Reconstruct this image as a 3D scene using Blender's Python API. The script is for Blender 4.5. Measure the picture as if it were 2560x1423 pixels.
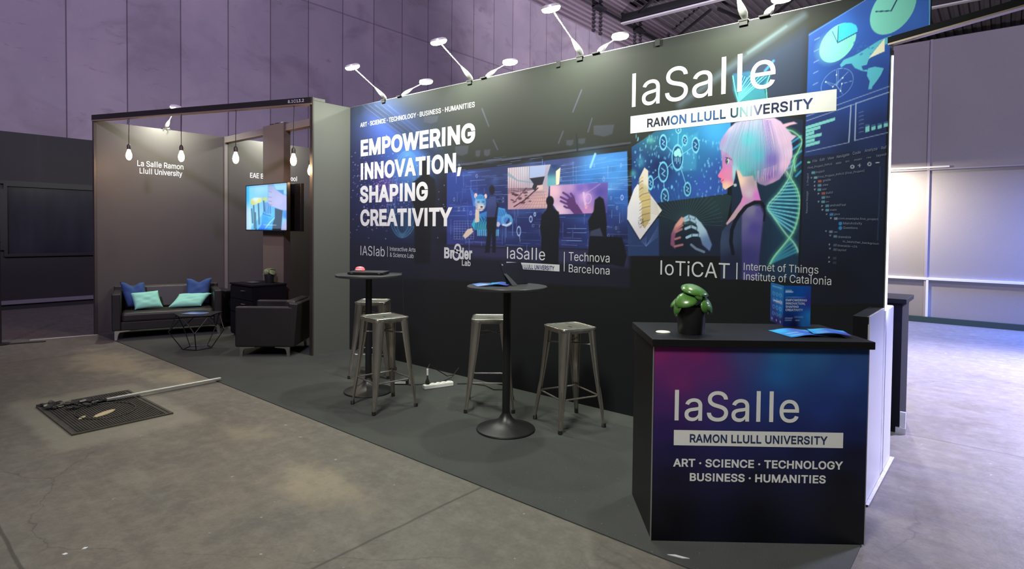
import bpy, bmesh, math, random
import numpy as np
from mathutils import Matrix, Vector
from mathutils.geometry import delaunay_2d_cdt

random.seed(7)
rng = np.random.default_rng(11)
SC = bpy.context.scene
COL = SC.collection
for o in list(bpy.data.objects):
    bpy.data.objects.remove(o)

# ------------------------------------------------------------------ camera
FPX, CX, CY, EYE = 1456.19, 1281.22, 614.98, 1.5
AX_R = np.array((0.764766, 0.644222, 0.010514))
AX_U = np.array((-0.024423, 0.012678, 0.999621))
AX_F = np.array((-0.643845, 0.764733, -0.02543))
cam_data = bpy.data.cameras.new('camera')
cam_data.sensor_width = 36.0
cam_data.lens = FPX / 2560 * 36
cam_data.shift_x = -(CX - 1280) / 2560
cam_data.shift_y = (CY - 711.5) / 2560
cam_data.clip_end = 300
cam = bpy.data.objects.new('camera', cam_data)
COL.objects.link(cam)
M = Matrix.Identity(4)
for i in range(3):
    M[i][0] = AX_R[i]; M[i][1] = AX_U[i]; M[i][2] = -AX_F[i]
M[2][3] = EYE
cam.matrix_world = M
SC.camera = cam

# ------------------------------------------------------------------ view, world, hall lights
SC.view_settings.view_transform = 'Standard'
SC.view_settings.look = 'None'
SC.view_settings.exposure = 0.0
SC.view_settings.gamma = 1.0
SC.view_settings.use_curve_mapping = False
world = bpy.data.worlds.new('hall_air')
SC.world = world
world.use_nodes = True
bg = world.node_tree.nodes['Background']
bg.inputs[0].default_value = (0.80, 0.78, 0.86, 1)
bg.inputs[1].default_value = 0.06

def light(name, kind, loc, target, energy, color, **kw):
    d = bpy.data.lights.new(name, kind)
    d.energy = energy
    d.color = color
    for k, v in kw.items():
        setattr(d, k, v)
    o = bpy.data.objects.new(name, d)
    COL.objects.link(o)
    o.location = loc
    if target is not None:
        o.rotation_euler = (Vector(target) - Vector(loc)).to_track_quat('-Z', 'Y').to_euler()
    return o

# assumed lamps, none in view: floods under the roof, passage lamps, plus an added roof fill
light('assumed_hall_flood', 'SPOT', (4, -6, 10.5), (-13.6, 10, 7.5), 12000, (0.80, 0.66, 1.0), spot_size=1.25, spot_blend=0.9, shadow_soft_size=0.6)  # assumed flood, out of view, giving the concrete wall its lavender light
light('assumed_hall_flood', 'SPOT', (-1, -9, 10.5), (-13.6, 2, 7.5), 3600, (0.80, 0.64, 1.0), spot_size=1.25, spot_blend=0.9, shadow_soft_size=0.6)  # second assumed flood for the nearer end of the concrete wall
light('assumed_hall_flood', 'SPOT', (5, 2, 10.8), (-12, 24, 10.5), 32000, (0.88, 0.76, 0.95), spot_size=0.9, spot_blend=0.8, shadow_soft_size=0.6)  # assumed flood for the far end of the concrete wall
light('assumed_hall_flood', 'SPOT', (3, 5, 10.8), (1.0, 12.3, 3.2), 2000, (0.80, 0.70, 1.0), spot_size=1.1, spot_blend=0.9, shadow_soft_size=0.5)  # assumed flood, out of view, for the fabric partition
light('roof_fill', 'SPOT', (-4, 15, 3.0), (-7, 27, 12), 6800, (0.88, 0.80, 0.92), spot_size=1.9, spot_blend=0.8, shadow_soft_size=0.5)  # unseen fill added to light the deck in place of bounce from the floor
light('assumed_wall_lamp', 'AREA', (-1.75, 11.55, 2.74), (-1.7, 11.62, 0), 130, (1.0, 0.90, 0.74), shape='DISK', size=0.15)  # assumed lamp, hidden behind the mural wall, added to brighten the lower partition
light('assumed_passage_lamp', 'SPOT', (2.5, 10.0, 4.0), (0.0, 7.5, 0.0), 11500, (0.64, 0.62, 1.0), spot_size=1.25, spot_blend=1.0, shadow_soft_size=0.5)  # assumed unseen lamp, added for the lavender light on floor and white panels
light('assumed_blue_lamp', 'SPOT', (3.2, 12.0, 3.0), (-0.2, 10.9, 0.0), 9000, (0.08, 0.20, 1.0), spot_size=1.5, spot_blend=1.0, shadow_soft_size=0.4)  # assumed unseen lamp, added for the blue light on the far floor
light('assumed_high_bay', 'SPOT', (-1.0, -2.0, 9.0), (-2.0, 1.3, 0.0), 3250, (1.0, 1.0, 0.92), spot_size=1.05, spot_blend=0.9, shadow_soft_size=0.9)  # assumed overhead lamp, out of view, added to light the front floor and counter

# ------------------------------------------------------------------ helpers
def ray(u, v):
    return AX_R * (u - CX) / FPX - AX_U * (v - CY) / FPX + AX_F
EYEP = np.array((0, 0, EYE))
def on_z(u, v, z=0.0):
    d = ray(u, v); return EYEP + d * ((z - EYE) / d[2])
def on_y(u, v, y):
    d = ray(u, v); return EYEP + d * (y / d[1])
def on_x(u, v, x):
    d = ray(u, v); return EYEP + d * (x / d[0])
def project(P):
    Q = P - EYEP
    z = Q @ AX_F
    return CX + FPX * (Q @ AX_R) / z, CY - FPX * (Q @ AX_U) / z

def lin(c):
    c = np.asarray(c, float)
    return np.where(c <= 0.04045, c / 12.92, ((c + 0.055) / 1.055) ** 2.4)
def srgb(r, g, b):
    return tuple(float(x) for x in lin(np.array((r, g, b)) / 255.0)) + (1.0,)

def tag(o, label=None, cat=None, group=None, kind=None):
    if label: o['label'] = label
    if cat: o['category'] = cat
    if group: o['group'] = group
    if kind: o['kind'] = kind
    return o

def empty(name, loc=(0, 0, 0), rz=0.0, label=None, cat=None, group=None):
    o = bpy.data.objects.new(name, None)
    COL.objects.link(o)
    o.location = loc
    o.rotation_euler = (0, 0, rz)
    o.empty_display_size = 0.1
    return tag(o, label, cat, group)

def link_mesh(name, me, mat=None, parent=None):
    o = bpy.data.objects.new(name, me)
    COL.objects.link(o)
    if mat is not None:
        me.materials.append(mat)
    if parent is not None:
        o.parent = parent
    return o

def copy_tree(o, parent=None):
    c = o.copy()
    COL.objects.link(c)
    if parent is not None:
        c.parent = parent
    for ch in list(o.children):
        copy_tree(ch, c)
    return c

class MB:
    """collects solids in one bmesh"""
    def __init__(self):
        self.bm = bmesh.new()
    def face(self, pts):
        vs = [self.bm.verts.new(tuple(float(x) for x in p)) for p in pts]
        self.bm.faces.new(vs)
        return self
    def box(self, lo, hi, mat=None):
        x0, y0, z0 = lo; x1, y1, z1 = hi
        c = [(x0, y0, z0), (x1, y0, z0), (x1, y1, z0), (x0, y1, z0), (x0, y0, z1), (x1, y0, z1), (x1, y1, z1), (x0, y1, z1)]
        if mat is not None:
            c = [mat @ Vector(p) for p in c]
        v = [self.bm.verts.new(p) for p in c]
        for f in ((3, 2, 1, 0), (4, 5, 6, 7), (0, 1, 5, 4), (1, 2, 6, 5), (2, 3, 7, 6), (3, 0, 4, 7)):
            self.bm.faces.new([v[i] for i in f])
        return self
    def prism(self, poly, z0, z1, mat=None):
        n = len(poly)
        lo = [Vector((p[0], p[1], z0)) for p in poly]; hi = [Vector((p[0], p[1], z1)) for p in poly]
        if mat is not None:
            lo = [mat @ p for p in lo]; hi = [mat @ p for p in hi]
        a = [self.bm.verts.new(p) for p in lo]; b = [self.bm.verts.new(p) for p in hi]
        self.bm.faces.new(a[::-1]); self.bm.faces.new(b)
        for i in range(n):
            j = (i + 1) % n
            self.bm.faces.new((a[i], a[j], b[j], b[i]))
        return self
    def loft(self, rings, cap=True, closed=True):
        R = [[self.bm.verts.new(tuple(float(x) for x in p)) for p in r] for r in rings]
        n = len(R[0])
        for a, b in zip(R, R[1:]):
            for i in range(n if closed else n - 1):
                j = (i + 1) % n
                self.bm.faces.new((a[i], a[j], b[j], b[i]))
        if cap:
            self.bm.faces.new(R[0][::-1]); self.bm.faces.new(R[-1])
        return self
    def lathe(self, prof, n=32, c=(0, 0, 0), cap=True):
        rings = []
        for r, z in prof:
            rings.append([(c[0] + r * math.cos(2 * math.pi * k / n), c[1] + r * math.sin(2 * math.pi * k / n), c[2] + z) for k in range(n)])
        return self.loft(rings, cap)
    def tube(self, pts, r, n=8, closed=False):
        P = [Vector(p) for p in pts]
        m = len(P)
        rs = r if isinstance(r, (list, tuple)) else [r] * m
        T = []
        for i in range(m):
            a = P[(i - 1) % m] if (closed or i > 0) else P[i]
            b = P[(i + 1) % m] if (closed or i < m - 1) else P[i]
            T.append((b - a).normalized())
        up = Vector((0, 0, 1)) if abs(T[0].z) < 0.9 else Vector((1, 0, 0))
        N = T[0].cross(up).normalized()
        rings = []
        for i in range(m):
            if i:
                N = (N - T[i] * N.dot(T[i]))
                N = N.normalized() if N.length > 1e-6 else T[i].orthogonal().normalized()
            Bn = T[i].cross(N)
            rings.append([P[i] + (N * math.cos(2 * math.pi * k / n) + Bn * math.sin(2 * math.pi * k / n)) * rs[i] for k in range(n)])
        if closed:
            return self.loft(rings + [rings[0]], cap=False)
        return self.loft(rings)
    def bar(self, p0, p1, w, h):
        """rectangular bar from p0 to p1"""
        p0 = Vector(p0); p1 = Vector(p1); d = (p1 - p0).normalized()
        up = Vector((0, 0, 1)) if abs(d.z) < 0.95 else Vector((0, 1, 0))
        s = d.cross(up).normalized() * (w / 2); t = s.cross(d).normalized() * (h / 2)
        rings = [[p + s + t, p - s + t, p - s - t, p + s - t] for p in (p0, p1)]
        return self.loft(rings)
    def ball(self, c, r, seg=16, ring=10):
        rx, ry, rz = r if isinstance(r, (tuple, list)) else (r, r, r)
        prof = []
        for i in range(1, ring):
            a = math.pi * i / ring
            prof.append((math.sin(a), -math.cos(a)))
        rings = [[(c[0] + rx * q * math.cos(2 * math.pi * k / seg), c[1] + ry * q * math.sin(2 * math.pi * k / seg), c[2] + rz * w) for k in range(seg)] for q, w in prof]
        return self.loft(rings)
    def build(self, name, mat, parent=None, bevel=0.0, seg=2, smooth=35, label=None):
        me = bpy.data.meshes.new(name)
        bmesh.ops.recalc_face_normals(self.bm, faces=self.bm.faces)
        self.bm.to_mesh(me); self.bm.free()
        if smooth:
            for p in me.polygons: p.use_smooth = True
            me.set_sharp_from_angle(angle=math.radians(smooth))
        o = link_mesh(name, me, mat, parent)
        if bevel:
            b = o.modifiers.new('bevel', 'BEVEL'); b.width = bevel; b.segments = seg; b.limit_method = 'ANGLE'
            b.angle_limit = math.radians(40); b.harden_normals = True
        if label: o['label'] = label
        return o

def rounded_square(h, r, z, k=5, hy=None):
    hy = h if hy is None else hy
    out = []
    for cx_, cy_, a0 in ((h - r, hy - r, 0), (-h + r, hy - r, 90), (-h + r, -hy + r, 180), (h - r, -hy + r, 270)):
        for i in range(k + 1):
            a = math.radians(a0 + 90 * i / k)
            out.append((cx_ + r * math.cos(a), cy_ + r * math.sin(a), z))
    return out

# ------------------------------------------------------------------ materials
MATS = {}
def mat(name, col, rough=0.5, metal=0.0, spec=0.5, emit=None, estr=0.0, noise=None, bump=0.0, bscale=60.0, coat=0.0, stretch=None):
    """noise = (scale, amount, second colour)"""
    m = bpy.data.materials.new(name); m.use_nodes = True
    nt = m.node_tree; b = nt.nodes['Principled BSDF']
    b.inputs['Base Color'].default_value = col
    b.inputs['Roughness'].default_value = rough
    b.inputs['Metallic'].default_value = metal
    b.inputs['Specular IOR Level'].default_value = spec
    if coat: b.inputs['Coat Weight'].default_value = coat
    if emit:
        b.inputs['Emission Color'].default_value = emit
        b.inputs['Emission Strength'].default_value = estr
    if noise or bump:
        tc = nt.nodes.new('ShaderNodeTexCoord')
        vec = tc.outputs['Object']
        if stretch:
            mp_ = nt.nodes.new('ShaderNodeMapping'); mp_.inputs['Scale'].default_value = stretch
            nt.links.new(vec, mp_.inputs['Vector']); vec = mp_.outputs['Vector']
    if noise:
        n = nt.nodes.new('ShaderNodeTexNoise'); n.inputs['Scale'].default_value = noise[0]
        n.inputs['Detail'].default_value = 6; n.inputs['Roughness'].default_value = 0.6
        nt.links.new(vec, n.inputs['Vector'])
        r = nt.nodes.new('ShaderNodeValToRGB')
        r.color_ramp.elements[0].position = 0.5 - noise[1]; r.color_ramp.elements[1].position = 0.5 + noise[1]
        r.color_ramp.elements[0].color = col; r.color_ramp.elements[1].color = noise[2]
        nt.links.new(n.outputs['Fac'], r.inputs['Fac']); nt.links.new(r.outputs['Color'], b.inputs['Base Color'])
    if bump:
        n2 = nt.nodes.new('ShaderNodeTexNoise'); n2.inputs['Scale'].default_value = bscale; n2.inputs['Detail'].default_value = 4
        nt.links.new(vec, n2.inputs['Vector'])
        bp = nt.nodes.new('ShaderNodeBump'); bp.inputs['Strength'].default_value = bump; bp.inputs['Distance'].default_value = 0.01
        nt.links.new(n2.outputs['Fac'], bp.inputs['Height']); nt.links.new(bp.outputs['Normal'], b.inputs['Normal'])
    MATS[name] = m
    return m

def vcol_mat(name, rough=0.5, spec=0.5, emit=0.0):
    m = bpy.data.materials.new(name); m.use_nodes = True
    nt = m.node_tree; b = nt.nodes['Principled BSDF']
    a = nt.nodes.new('ShaderNodeVertexColor'); a.layer_name = 'print'
    b.inputs['Roughness'].default_value = rough; b.inputs['Specular IOR Level'].default_value = spec
    if emit:
        b.inputs['Base Color'].default_value = (0.01, 0.01, 0.01, 1)
        nt.links.new(a.outputs['Color'], b.inputs['Emission Color']); b.inputs['Emission Strength'].default_value = emit
    else:
        nt.links.new(a.outputs['Color'], b.inputs['Base Color'])
    return m

K = dict(
    black_lam=mat('black_laminate', (0.008, 0.008, 0.010, 1), 0.40, spec=0.28, noise=(6, 0.3, (0.011, 0.011, 0.013, 1))),
    grey_panel=mat('grey_partition_panel', (0.092, 0.096, 0.080, 1), 0.5, spec=0.4, noise=(1.5, 0.4, (0.10, 0.104, 0.088, 1))),
    brown_panel=mat('taupe_partition_panel', (0.060, 0.054, 0.051, 1), 0.5, spec=0.3, noise=(1.2, 0.4, (0.066, 0.060, 0.057, 1))),
    black_metal=mat('black_powder_metal', (0.010, 0.010, 0.011, 1), 0.4, metal=0.0, bump=0.05, bscale=300),
    gun=mat('raw_gunmetal_steel', (0.36, 0.325, 0.29, 1), 0.30, metal=0.9, noise=(7, 0.22, (0.62, 0.58, 0.52, 1)), stretch=(3, 3, 0.35), bump=0.05, bscale=25),
    rim=mat('worn_edge_highlight', (0.62, 0.60, 0.54, 1), 0.25, metal=1.0, noise=(14, 0.2, (0.85, 0.83, 0.76, 1))),  # brighter steel: the reflected highlight on the seat edge is put into the colour
    pillar=mat('bulb_lit_taupe_panel', (0.115, 0.098, 0.084, 1), 0.5, spec=0.3, noise=(1.2, 0.4, (0.125, 0.107, 0.092, 1))),  # lighter copy of the taupe; the bulbs' warm light is put into it
    gun_seat=mat('brushed_seat_steel', (0.27, 0.275, 0.245, 1), 0.38, metal=0.85, noise=(5, 0.15, (0.50, 0.49, 0.42, 1)), stretch=(0.5, 9, 1)),
    chrome=mat('satin_chrome', (0.62, 0.62, 0.6, 1), 0.22, metal=1.0, noise=(4, 0.4, (0.72, 0.72, 0.70, 1))),
    leather=mat('black_leather', (0.011, 0.011, 0.010, 1), 0.45, spec=0.4, bump=0.12, bscale=140, noise=(3, 0.4, (0.017, 0.016, 0.015, 1))),
    blue_cloth=mat('navy_cushion_cloth', (0.015, 0.046, 0.150, 1), 0.9, bump=0.2, bscale=260, noise=(5, 0.35, (0.021, 0.06, 0.19, 1))),
    mint_cloth=mat('mint_cushion_cloth', (0.22, 0.56, 0.44, 1), 0.9, bump=0.2, bscale=260, noise=(8, 0.35, (0.25, 0.61, 0.48, 1))),
    rubber=mat('black_rubber', (0.012, 0.012, 0.012, 1), 0.7, bump=0.05),
    white_plastic=mat('white_plastic', (0.72, 0.72, 0.68, 1), 0.4, noise=(4, 0.4, (0.78, 0.78, 0.74, 1))),
    lamp_body=mat('grey_lamp_housing', (0.66, 0.67, 0.63, 1), 0.35, metal=0.1, noise=(9, 0.4, (0.74, 0.75, 0.70, 1))),
    lamp_face=mat('lit_lamp_face', (0.9, 0.9, 0.85, 1), 0.4, emit=(1.0, 0.98, 0.86, 1), estr=25.0, noise=(9, 0.4, (0.95, 0.95, 0.9, 1))),
    bulb=mat('glowing_filament_bulb', (0.9, 0.8, 0.6, 1), 0.2, emit=(1.0, 0.70, 0.38, 1), estr=14.0, noise=(9, 0.4, (0.9, 0.85, 0.7, 1))),
    socket=mat('dark_bulb_socket', (0.02, 0.015, 0.012, 1), 0.45, noise=(9, 0.4, (0.03, 0.02, 0.015, 1))),
    letter=mat('white_print', (0.80, 0.80, 0.78, 1), 0.55, spec=0.3, noise=(3, 0.4, (0.83, 0.83, 0.81, 1))),
    letter_grey=mat('pale_grey_print', (0.56, 0.57, 0.60, 1), 0.55, spec=0.3, noise=(3, 0.4, (0.60, 0.61, 0.64, 1))),
    letter_dim=mat('dim_screen_print', (0.17, 0.20, 0.27, 1), 0.55, spec=0.3, noise=(3, 0.4, (0.20, 0.23, 0.30, 1))),
    letter_navy=mat('navy_print', (0.02, 0.03, 0.09, 1), 0.55, spec=0.3, noise=(2, 0.2, (0.025, 0.05, 0.13, 1))),
    sign_white=mat('white_vinyl_lettering', (0.85, 0.85, 0.85, 1), 0.5, noise=(3, 0.4, (0.88, 0.88, 0.88, 1))),
    soil=mat('potting_soil', (0.03, 0.022, 0.015, 1), 0.9, bump=0.6, bscale=90, noise=(60, 0.2, (0.06, 0.045, 0.03, 1))),
    leaf=mat('glossy_green_leaf', (0.045, 0.145, 0.022, 1), 0.28, noise=(14, 0.3, (0.10, 0.25, 0.045, 1)), coat=0.3),
    leaf_pale=mat('pale_green_leaf', (0.20, 0.26, 0.12, 1), 0.4, noise=(30, 0.2, (0.05, 0.09, 0.03, 1))),
    stem=mat('green_stem', (0.06, 0.10, 0.03, 1), 0.5, noise=(20, 0.3, (0.09, 0.12, 0.04, 1))),
    pot=mat('black_pot_plastic', (0.011, 0.011, 0.012, 1), 0.45, noise=(10, 0.3, (0.014, 0.014, 0.015, 1))),
    tv_black=mat('tv_black_plastic', (0.006, 0.006, 0.007, 1), 0.3, noise=(4, 0.4, (0.009, 0.009, 0.010, 1))),
    steel_dark=mat('dark_roof_steel', (0.018, 0.018, 0.022, 1), 0.55, noise=(1.5, 0.3, (0.03, 0.03, 0.036, 1))),
    steel_pale=mat('lit_steel_flange', (0.55, 0.54, 0.56, 1), 0.5, noise=(1.5, 0.3, (0.62, 0.61, 0.64, 1))),
    alu=mat('aluminium_profile', (0.48, 0.49, 0.48, 1), 0.45, metal=0.9, noise=(3, 0.3, (0.65, 0.66, 0.65, 1)), stretch=(1, 1, 4)),
    white_lam=mat('white_laminate', (0.52, 0.53, 0.56, 1), 0.35, noise=(2, 0.4, (0.56, 0.57, 0.60, 1))),
    red=mat('red_plastic', (0.85, 0.16, 0.18, 1), 0.4, emit=(0.9, 0.15, 0.18, 1), estr=0.15, noise=(9, 0.3, (0.9, 0.22, 0.25, 1))),  # slight emission added to brighten the plastic, which is no lamp
    matte=mat('black_matte_board', (0.006, 0.006, 0.008, 1), 0.8, spec=0.08, noise=(4, 0.4, (0.008, 0.008, 0.011, 1))),
    rod=mat('white_lamp_rod', (0.75, 0.76, 0.74, 1), 0.3, noise=(9, 0.4, (0.8, 0.8, 0.78, 1))),
    led=mat('cold_led_strip', (0.8, 0.8, 0.9, 1), 0.4, emit=(0.62, 0.66, 1.0, 1), estr=5.0, noise=(9, 0.3, (0.8, 0.8, 0.9, 1))),
)
# ------------------------------------------------------------------ node-built surfaces of the hall
class NG:
    def __init__(self, name):
        self.m = bpy.data.materials.new(name); self.m.use_nodes = True
        self.nt = self.m.node_tree; self.b = self.nt.nodes['Principled BSDF']
        self.tc = self.nt.nodes.new('ShaderNodeTexCoord')
        self.sep = self.nt.nodes.new('ShaderNodeSeparateXYZ')
        self.nt.links.new(self.tc.outputs['Object'], self.sep.inputs[0])
        self.P = self.tc.outputs['Object']
        self.x, self.y, self.z = self.sep.outputs
    def _in(self, s, v):
        if isinstance(v, (int, float)): s.default_value = v
        elif isinstance(v, tuple): s.default_value = v
        else: self.nt.links.new(v, s)
    def math(self, op, a, b=0.0, c=0.0):
        n = self.nt.nodes.new('ShaderNodeMath'); n.operation = op
        for s, v in zip(n.inputs, (a, b, c)): self._in(s, v)
        return n.outputs[0]
    def scale(self, v, s):
        n = self.nt.nodes.new('ShaderNodeMapping'); n.inputs['Scale'].default_value = s
        self.nt.links.new(v, n.inputs['Vector']); return n.outputs[0]
    def noise(self, scale, detail=5, rough=0.55, vec=None, dist=0.0):
        n = self.nt.nodes.new('ShaderNodeTexNoise')
        n.inputs['Scale'].default_value = scale; n.inputs['Detail'].default_value = detail
        n.inputs['Roughness'].default_value = rough; n.inputs['Distortion'].default_value = dist
        self.nt.links.new(vec if vec is not None else self.P, n.inputs['Vector'])
        return n.outputs['Fac']
    def voronoi_edge(self, scale, vec=None):
        n = self.nt.nodes.new('ShaderNodeTexVoronoi'); n.feature = 'DISTANCE_TO_EDGE'
        n.inputs['Scale'].default_value = scale
        self.nt.links.new(vec if vec is not None else self.P, n.inputs['Vector'])
        return n.outputs['Distance']
    def white(self, v):
        n = self.nt.nodes.new('ShaderNodeTexWhiteNoise'); n.noise_dimensions = '1D'
        self._in(n.inputs['W'], v); return n.outputs['Value']
    def step(self, v, lo, hi, a=0.0, b=1.0):
        n = self.nt.nodes.new('ShaderNodeMapRange'); n.interpolation_type = 'SMOOTHSTEP'
        self._in(n.inputs[0], v); n.inputs[1].default_value = lo; n.inputs[2].default_value = hi
        n.inputs[3].default_value = a; n.inputs[4].default_value = b
        return n.outputs[0]
    def mix(self, f, a, b, mode='MIX'):
        n = self.nt.nodes.new('ShaderNodeMix'); n.data_type = 'RGBA'; n.blend_type = mode
        self._in(n.inputs[0], f); self._in(n.inputs[6], a); self._in(n.inputs[7], b)
        return n.outputs[2]
    def ellipse(self, cx_, cy_, rx, ry):
        dx = self.math('DIVIDE', self.math('SUBTRACT', self.x, cx_), rx)
        dy = self.math('DIVIDE', self.math('SUBTRACT', self.y, cy_), ry)
        return self.math('SQRT', self.math('ADD', self.math('MULTIPLY', dx, dx), self.math('MULTIPLY', dy, dy)))
    def bump(self, h, s=0.3, d=0.01):
        n = self.nt.nodes.new('ShaderNodeBump'); n.inputs['Strength'].default_value = s; n.inputs['Distance'].default_value = d
        self.nt.links.new(h, n.inputs['Height']); self.nt.links.new(n.outputs[0], self.b.inputs['Normal'])
    def out(self, col, rough=0.6, spec=0.4, metal=0.0):
        self._in(self.b.inputs['Base Color'], col); self._in(self.b.inputs['Roughness'], rough)
        self.b.inputs['Specular IOR Level'].default_value = spec; self.b.inputs['Metallic'].default_value = metal
        return self.m

def floor_material():
    g = NG('worn_concrete_floor')
    big = g.noise(0.55, 6, 0.6); mid = g.noise(3.0, 8, 0.65); fine = g.noise(45, 4, 0.6)
    streak = g.noise(2.2, 6, 0.6, g.scale(g.P, (0.5, 3.2, 1)))
    c = g.mix(g.step(big, 0.3, 0.7), (0.120, 0.108, 0.092, 1), (0.148, 0.134, 0.115, 1))
    c = g.mix(g.math('MULTIPLY', g.step(mid, 0.35, 0.7), 0.75), c, (0.112, 0.101, 0.092, 1))
    c = g.mix(g.math('MULTIPLY', g.step(streak, 0.5, 0.75), 0.5), c, (0.19, 0.175, 0.15, 1))
    c = g.mix(g.math('MULTIPLY', g.step(fine, 0.35, 0.7), 0.35), c, (0.08, 0.074, 0.066, 1))
    # pale dust swept against the carpet edge
    dn = g.noise(5, 6, 0.65)
    for ex, ey, rx, ry, amt in ((-7.5, 2.05, 1.1, 0.42, 0.55), (-6.35, 2.28, 0.55, 0.24, 0.5), (-3.05, 1.86, 0.50, 0.27, 0.42), (-4.2, 2.0, 0.3, 0.2, 0.25)):
        d = g.math('ADD', g.ellipse(ex, ey, rx, ry), g.math('MULTIPLY', g.math('SUBTRACT', dn, 0.5), 1.6))
        c = g.mix(g.math('MULTIPLY', g.step(d, 0.2, 1.1, 1, 0), amt), c, (0.36, 0.30, 0.20, 1))
    # pale patched band around the drain cover
    md = g.noise(11, 6, 0.7)
    c = g.mix(g.math('MULTIPLY', g.step(md, 0.45, 0.7), 0.4), c, (0.20, 0.185, 0.16, 1))
    c = g.mix(g.math('MULTIPLY', g.step(md, 0.5, 0.3), 0.4), c, (0.085, 0.077, 0.068, 1))
    d1 = g.math('MAXIMUM', g.math('ABSOLUTE', g.math('DIVIDE', g.math('SUBTRACT', g.x, -5.55), 0.86)), g.math('ABSOLUTE', g.math('DIVIDE', g.math('SUBTRACT', g.y, 1.46), 0.50)))
    d1 = g.math('ADD', d1, g.math('MULTIPLY', g.math('SUBTRACT', dn, 0.5), 0.35))
    c = g.mix(g.math('MULTIPLY', g.step(d1, 0.85, 1.05, 1, 0), 0.55), c, (0.235, 0.22, 0.18, 1))
    # slab joints
    wob = g.math('MULTIPLY', g.math('SUBTRACT', g.noise(1.5, 3), 0.5), 0.05)
    for ax, pos in ((g.y, 0.55), (g.y, -1.6), (g.x, -8.3), (g.x, -2.3), (g.y, 5.25)):
        d = g.math('ABSOLUTE', g.math('SUBTRACT', g.math('ADD', ax, wob), pos))
        c = g.mix(g.step(d, 0.004, 0.012, 0.65, 0), c, (0.035, 0.032, 0.03, 1))
    # hair cracks
    wv = g.nt.nodes.new('ShaderNodeTexNoise'); wv.inputs['Scale'].default_value = 2.2; wv.inputs['Detail'].default_value = 5
    g.nt.links.new(g.P, wv.inputs['Vector'])
    av = g.nt.nodes.new('ShaderNodeVectorMath'); av.operation = 'MULTIPLY_ADD'
    g.nt.links.new(wv.outputs['Color'], av.inputs[0]); av.inputs[1].default_value = (0.45, 0.45, 0.0); g.nt.links.new(g.P, av.inputs[2])
    ve = g.voronoi_edge(0.42, g.scale(av.outputs[0], (1, 1.5, 1)))
    ck = g.math('MULTIPLY', g.step(ve, 0.0, 0.004, 0.4, 0), g.step(g.noise(0.5, 3), 0.45, 0.6))
    c = g.mix(ck, c, (0.03, 0.028, 0.027, 1))
    # light scratches and specks
    sp = g.noise(16, 2, 0.5)
    c = g.mix(g.step(sp, 0.73, 0.78, 0, 0.7), c, (0.40, 0.37, 0.31, 1))
    g.bump(g.math('ADD', g.math('MULTIPLY', fine, 0.4), g.math('MULTIPLY', mid, 0.6)), 0.25, 0.012)
    return g.out(c, g.step(mid, 0.3, 0.7, 0.42, 0.66), 0.35)

def carpet_material():
    g = NG('charcoal_needle_felt')
    f = g.noise(220, 3, 0.7); b = g.noise(1.3, 4, 0.6)
    c = g.mix(f, (0.028, 0.030, 0.030, 1), (0.078, 0.082, 0.079, 1))
    c = g.mix(g.math('MULTIPLY', g.step(b, 0.35, 0.7), 0.35), c, (0.085, 0.085, 0.078, 1))
    sp = g.noise(70, 1, 0.5)
    c = g.mix(g.step(sp, 0.76, 0.80, 0, 0.5), c, (0.22, 0.22, 0.20, 1))
    g.bump(f, 0.5, 0.004)
    return g.out(c, 0.95, 0.15)

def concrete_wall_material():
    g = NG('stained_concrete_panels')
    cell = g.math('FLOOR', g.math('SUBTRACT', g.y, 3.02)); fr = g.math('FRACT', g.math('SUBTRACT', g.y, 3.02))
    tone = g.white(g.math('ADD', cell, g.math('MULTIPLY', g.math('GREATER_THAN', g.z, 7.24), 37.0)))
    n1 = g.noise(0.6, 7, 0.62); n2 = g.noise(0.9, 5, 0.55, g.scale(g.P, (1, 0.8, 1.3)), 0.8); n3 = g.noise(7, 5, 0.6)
    c = g.mix(tone, (0.250, 0.225, 0.250, 1), (0.330, 0.290, 0.325, 1))  # purple of the hall light is partly put into this panel tone
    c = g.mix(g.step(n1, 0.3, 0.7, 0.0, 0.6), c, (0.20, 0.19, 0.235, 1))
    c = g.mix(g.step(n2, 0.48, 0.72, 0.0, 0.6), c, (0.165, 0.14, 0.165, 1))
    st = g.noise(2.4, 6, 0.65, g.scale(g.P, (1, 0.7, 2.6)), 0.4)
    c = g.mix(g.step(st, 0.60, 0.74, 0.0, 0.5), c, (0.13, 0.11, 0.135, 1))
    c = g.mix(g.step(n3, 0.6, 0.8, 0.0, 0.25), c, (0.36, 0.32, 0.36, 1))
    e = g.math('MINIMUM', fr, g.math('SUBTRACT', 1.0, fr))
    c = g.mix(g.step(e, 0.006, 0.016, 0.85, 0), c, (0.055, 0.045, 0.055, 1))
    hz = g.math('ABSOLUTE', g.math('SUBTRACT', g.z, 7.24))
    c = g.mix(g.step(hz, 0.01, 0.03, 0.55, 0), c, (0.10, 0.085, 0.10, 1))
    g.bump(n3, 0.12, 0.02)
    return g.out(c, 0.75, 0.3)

def fabric_wall_material():
    g = NG('woven_hall_partition')
    n = g.noise(90, 3, 0.6, g.scale(g.P, (0.25, 1, 1.5))); b = g.noise(0.8, 4)
    c = g.mix(n, (0.27, 0.25, 0.25, 1), (0.35, 0.325, 0.32, 1))
    c = g.mix(g.step(b, 0.3, 0.7, 0, 0.4), c, (0.25, 0.235, 0.25, 1))
    g.bump(n, 0.2, 0.004)
    return g.out(c, 0.8, 0.25)

def deck_material():
    g = NG('roof_deck_steel')
    n = g.noise(2.0, 4)
    return g.out(g.mix(n, (0.14, 0.125, 0.14, 1), (0.22, 0.20, 0.215, 1)), 0.5, 0.4)

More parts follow.
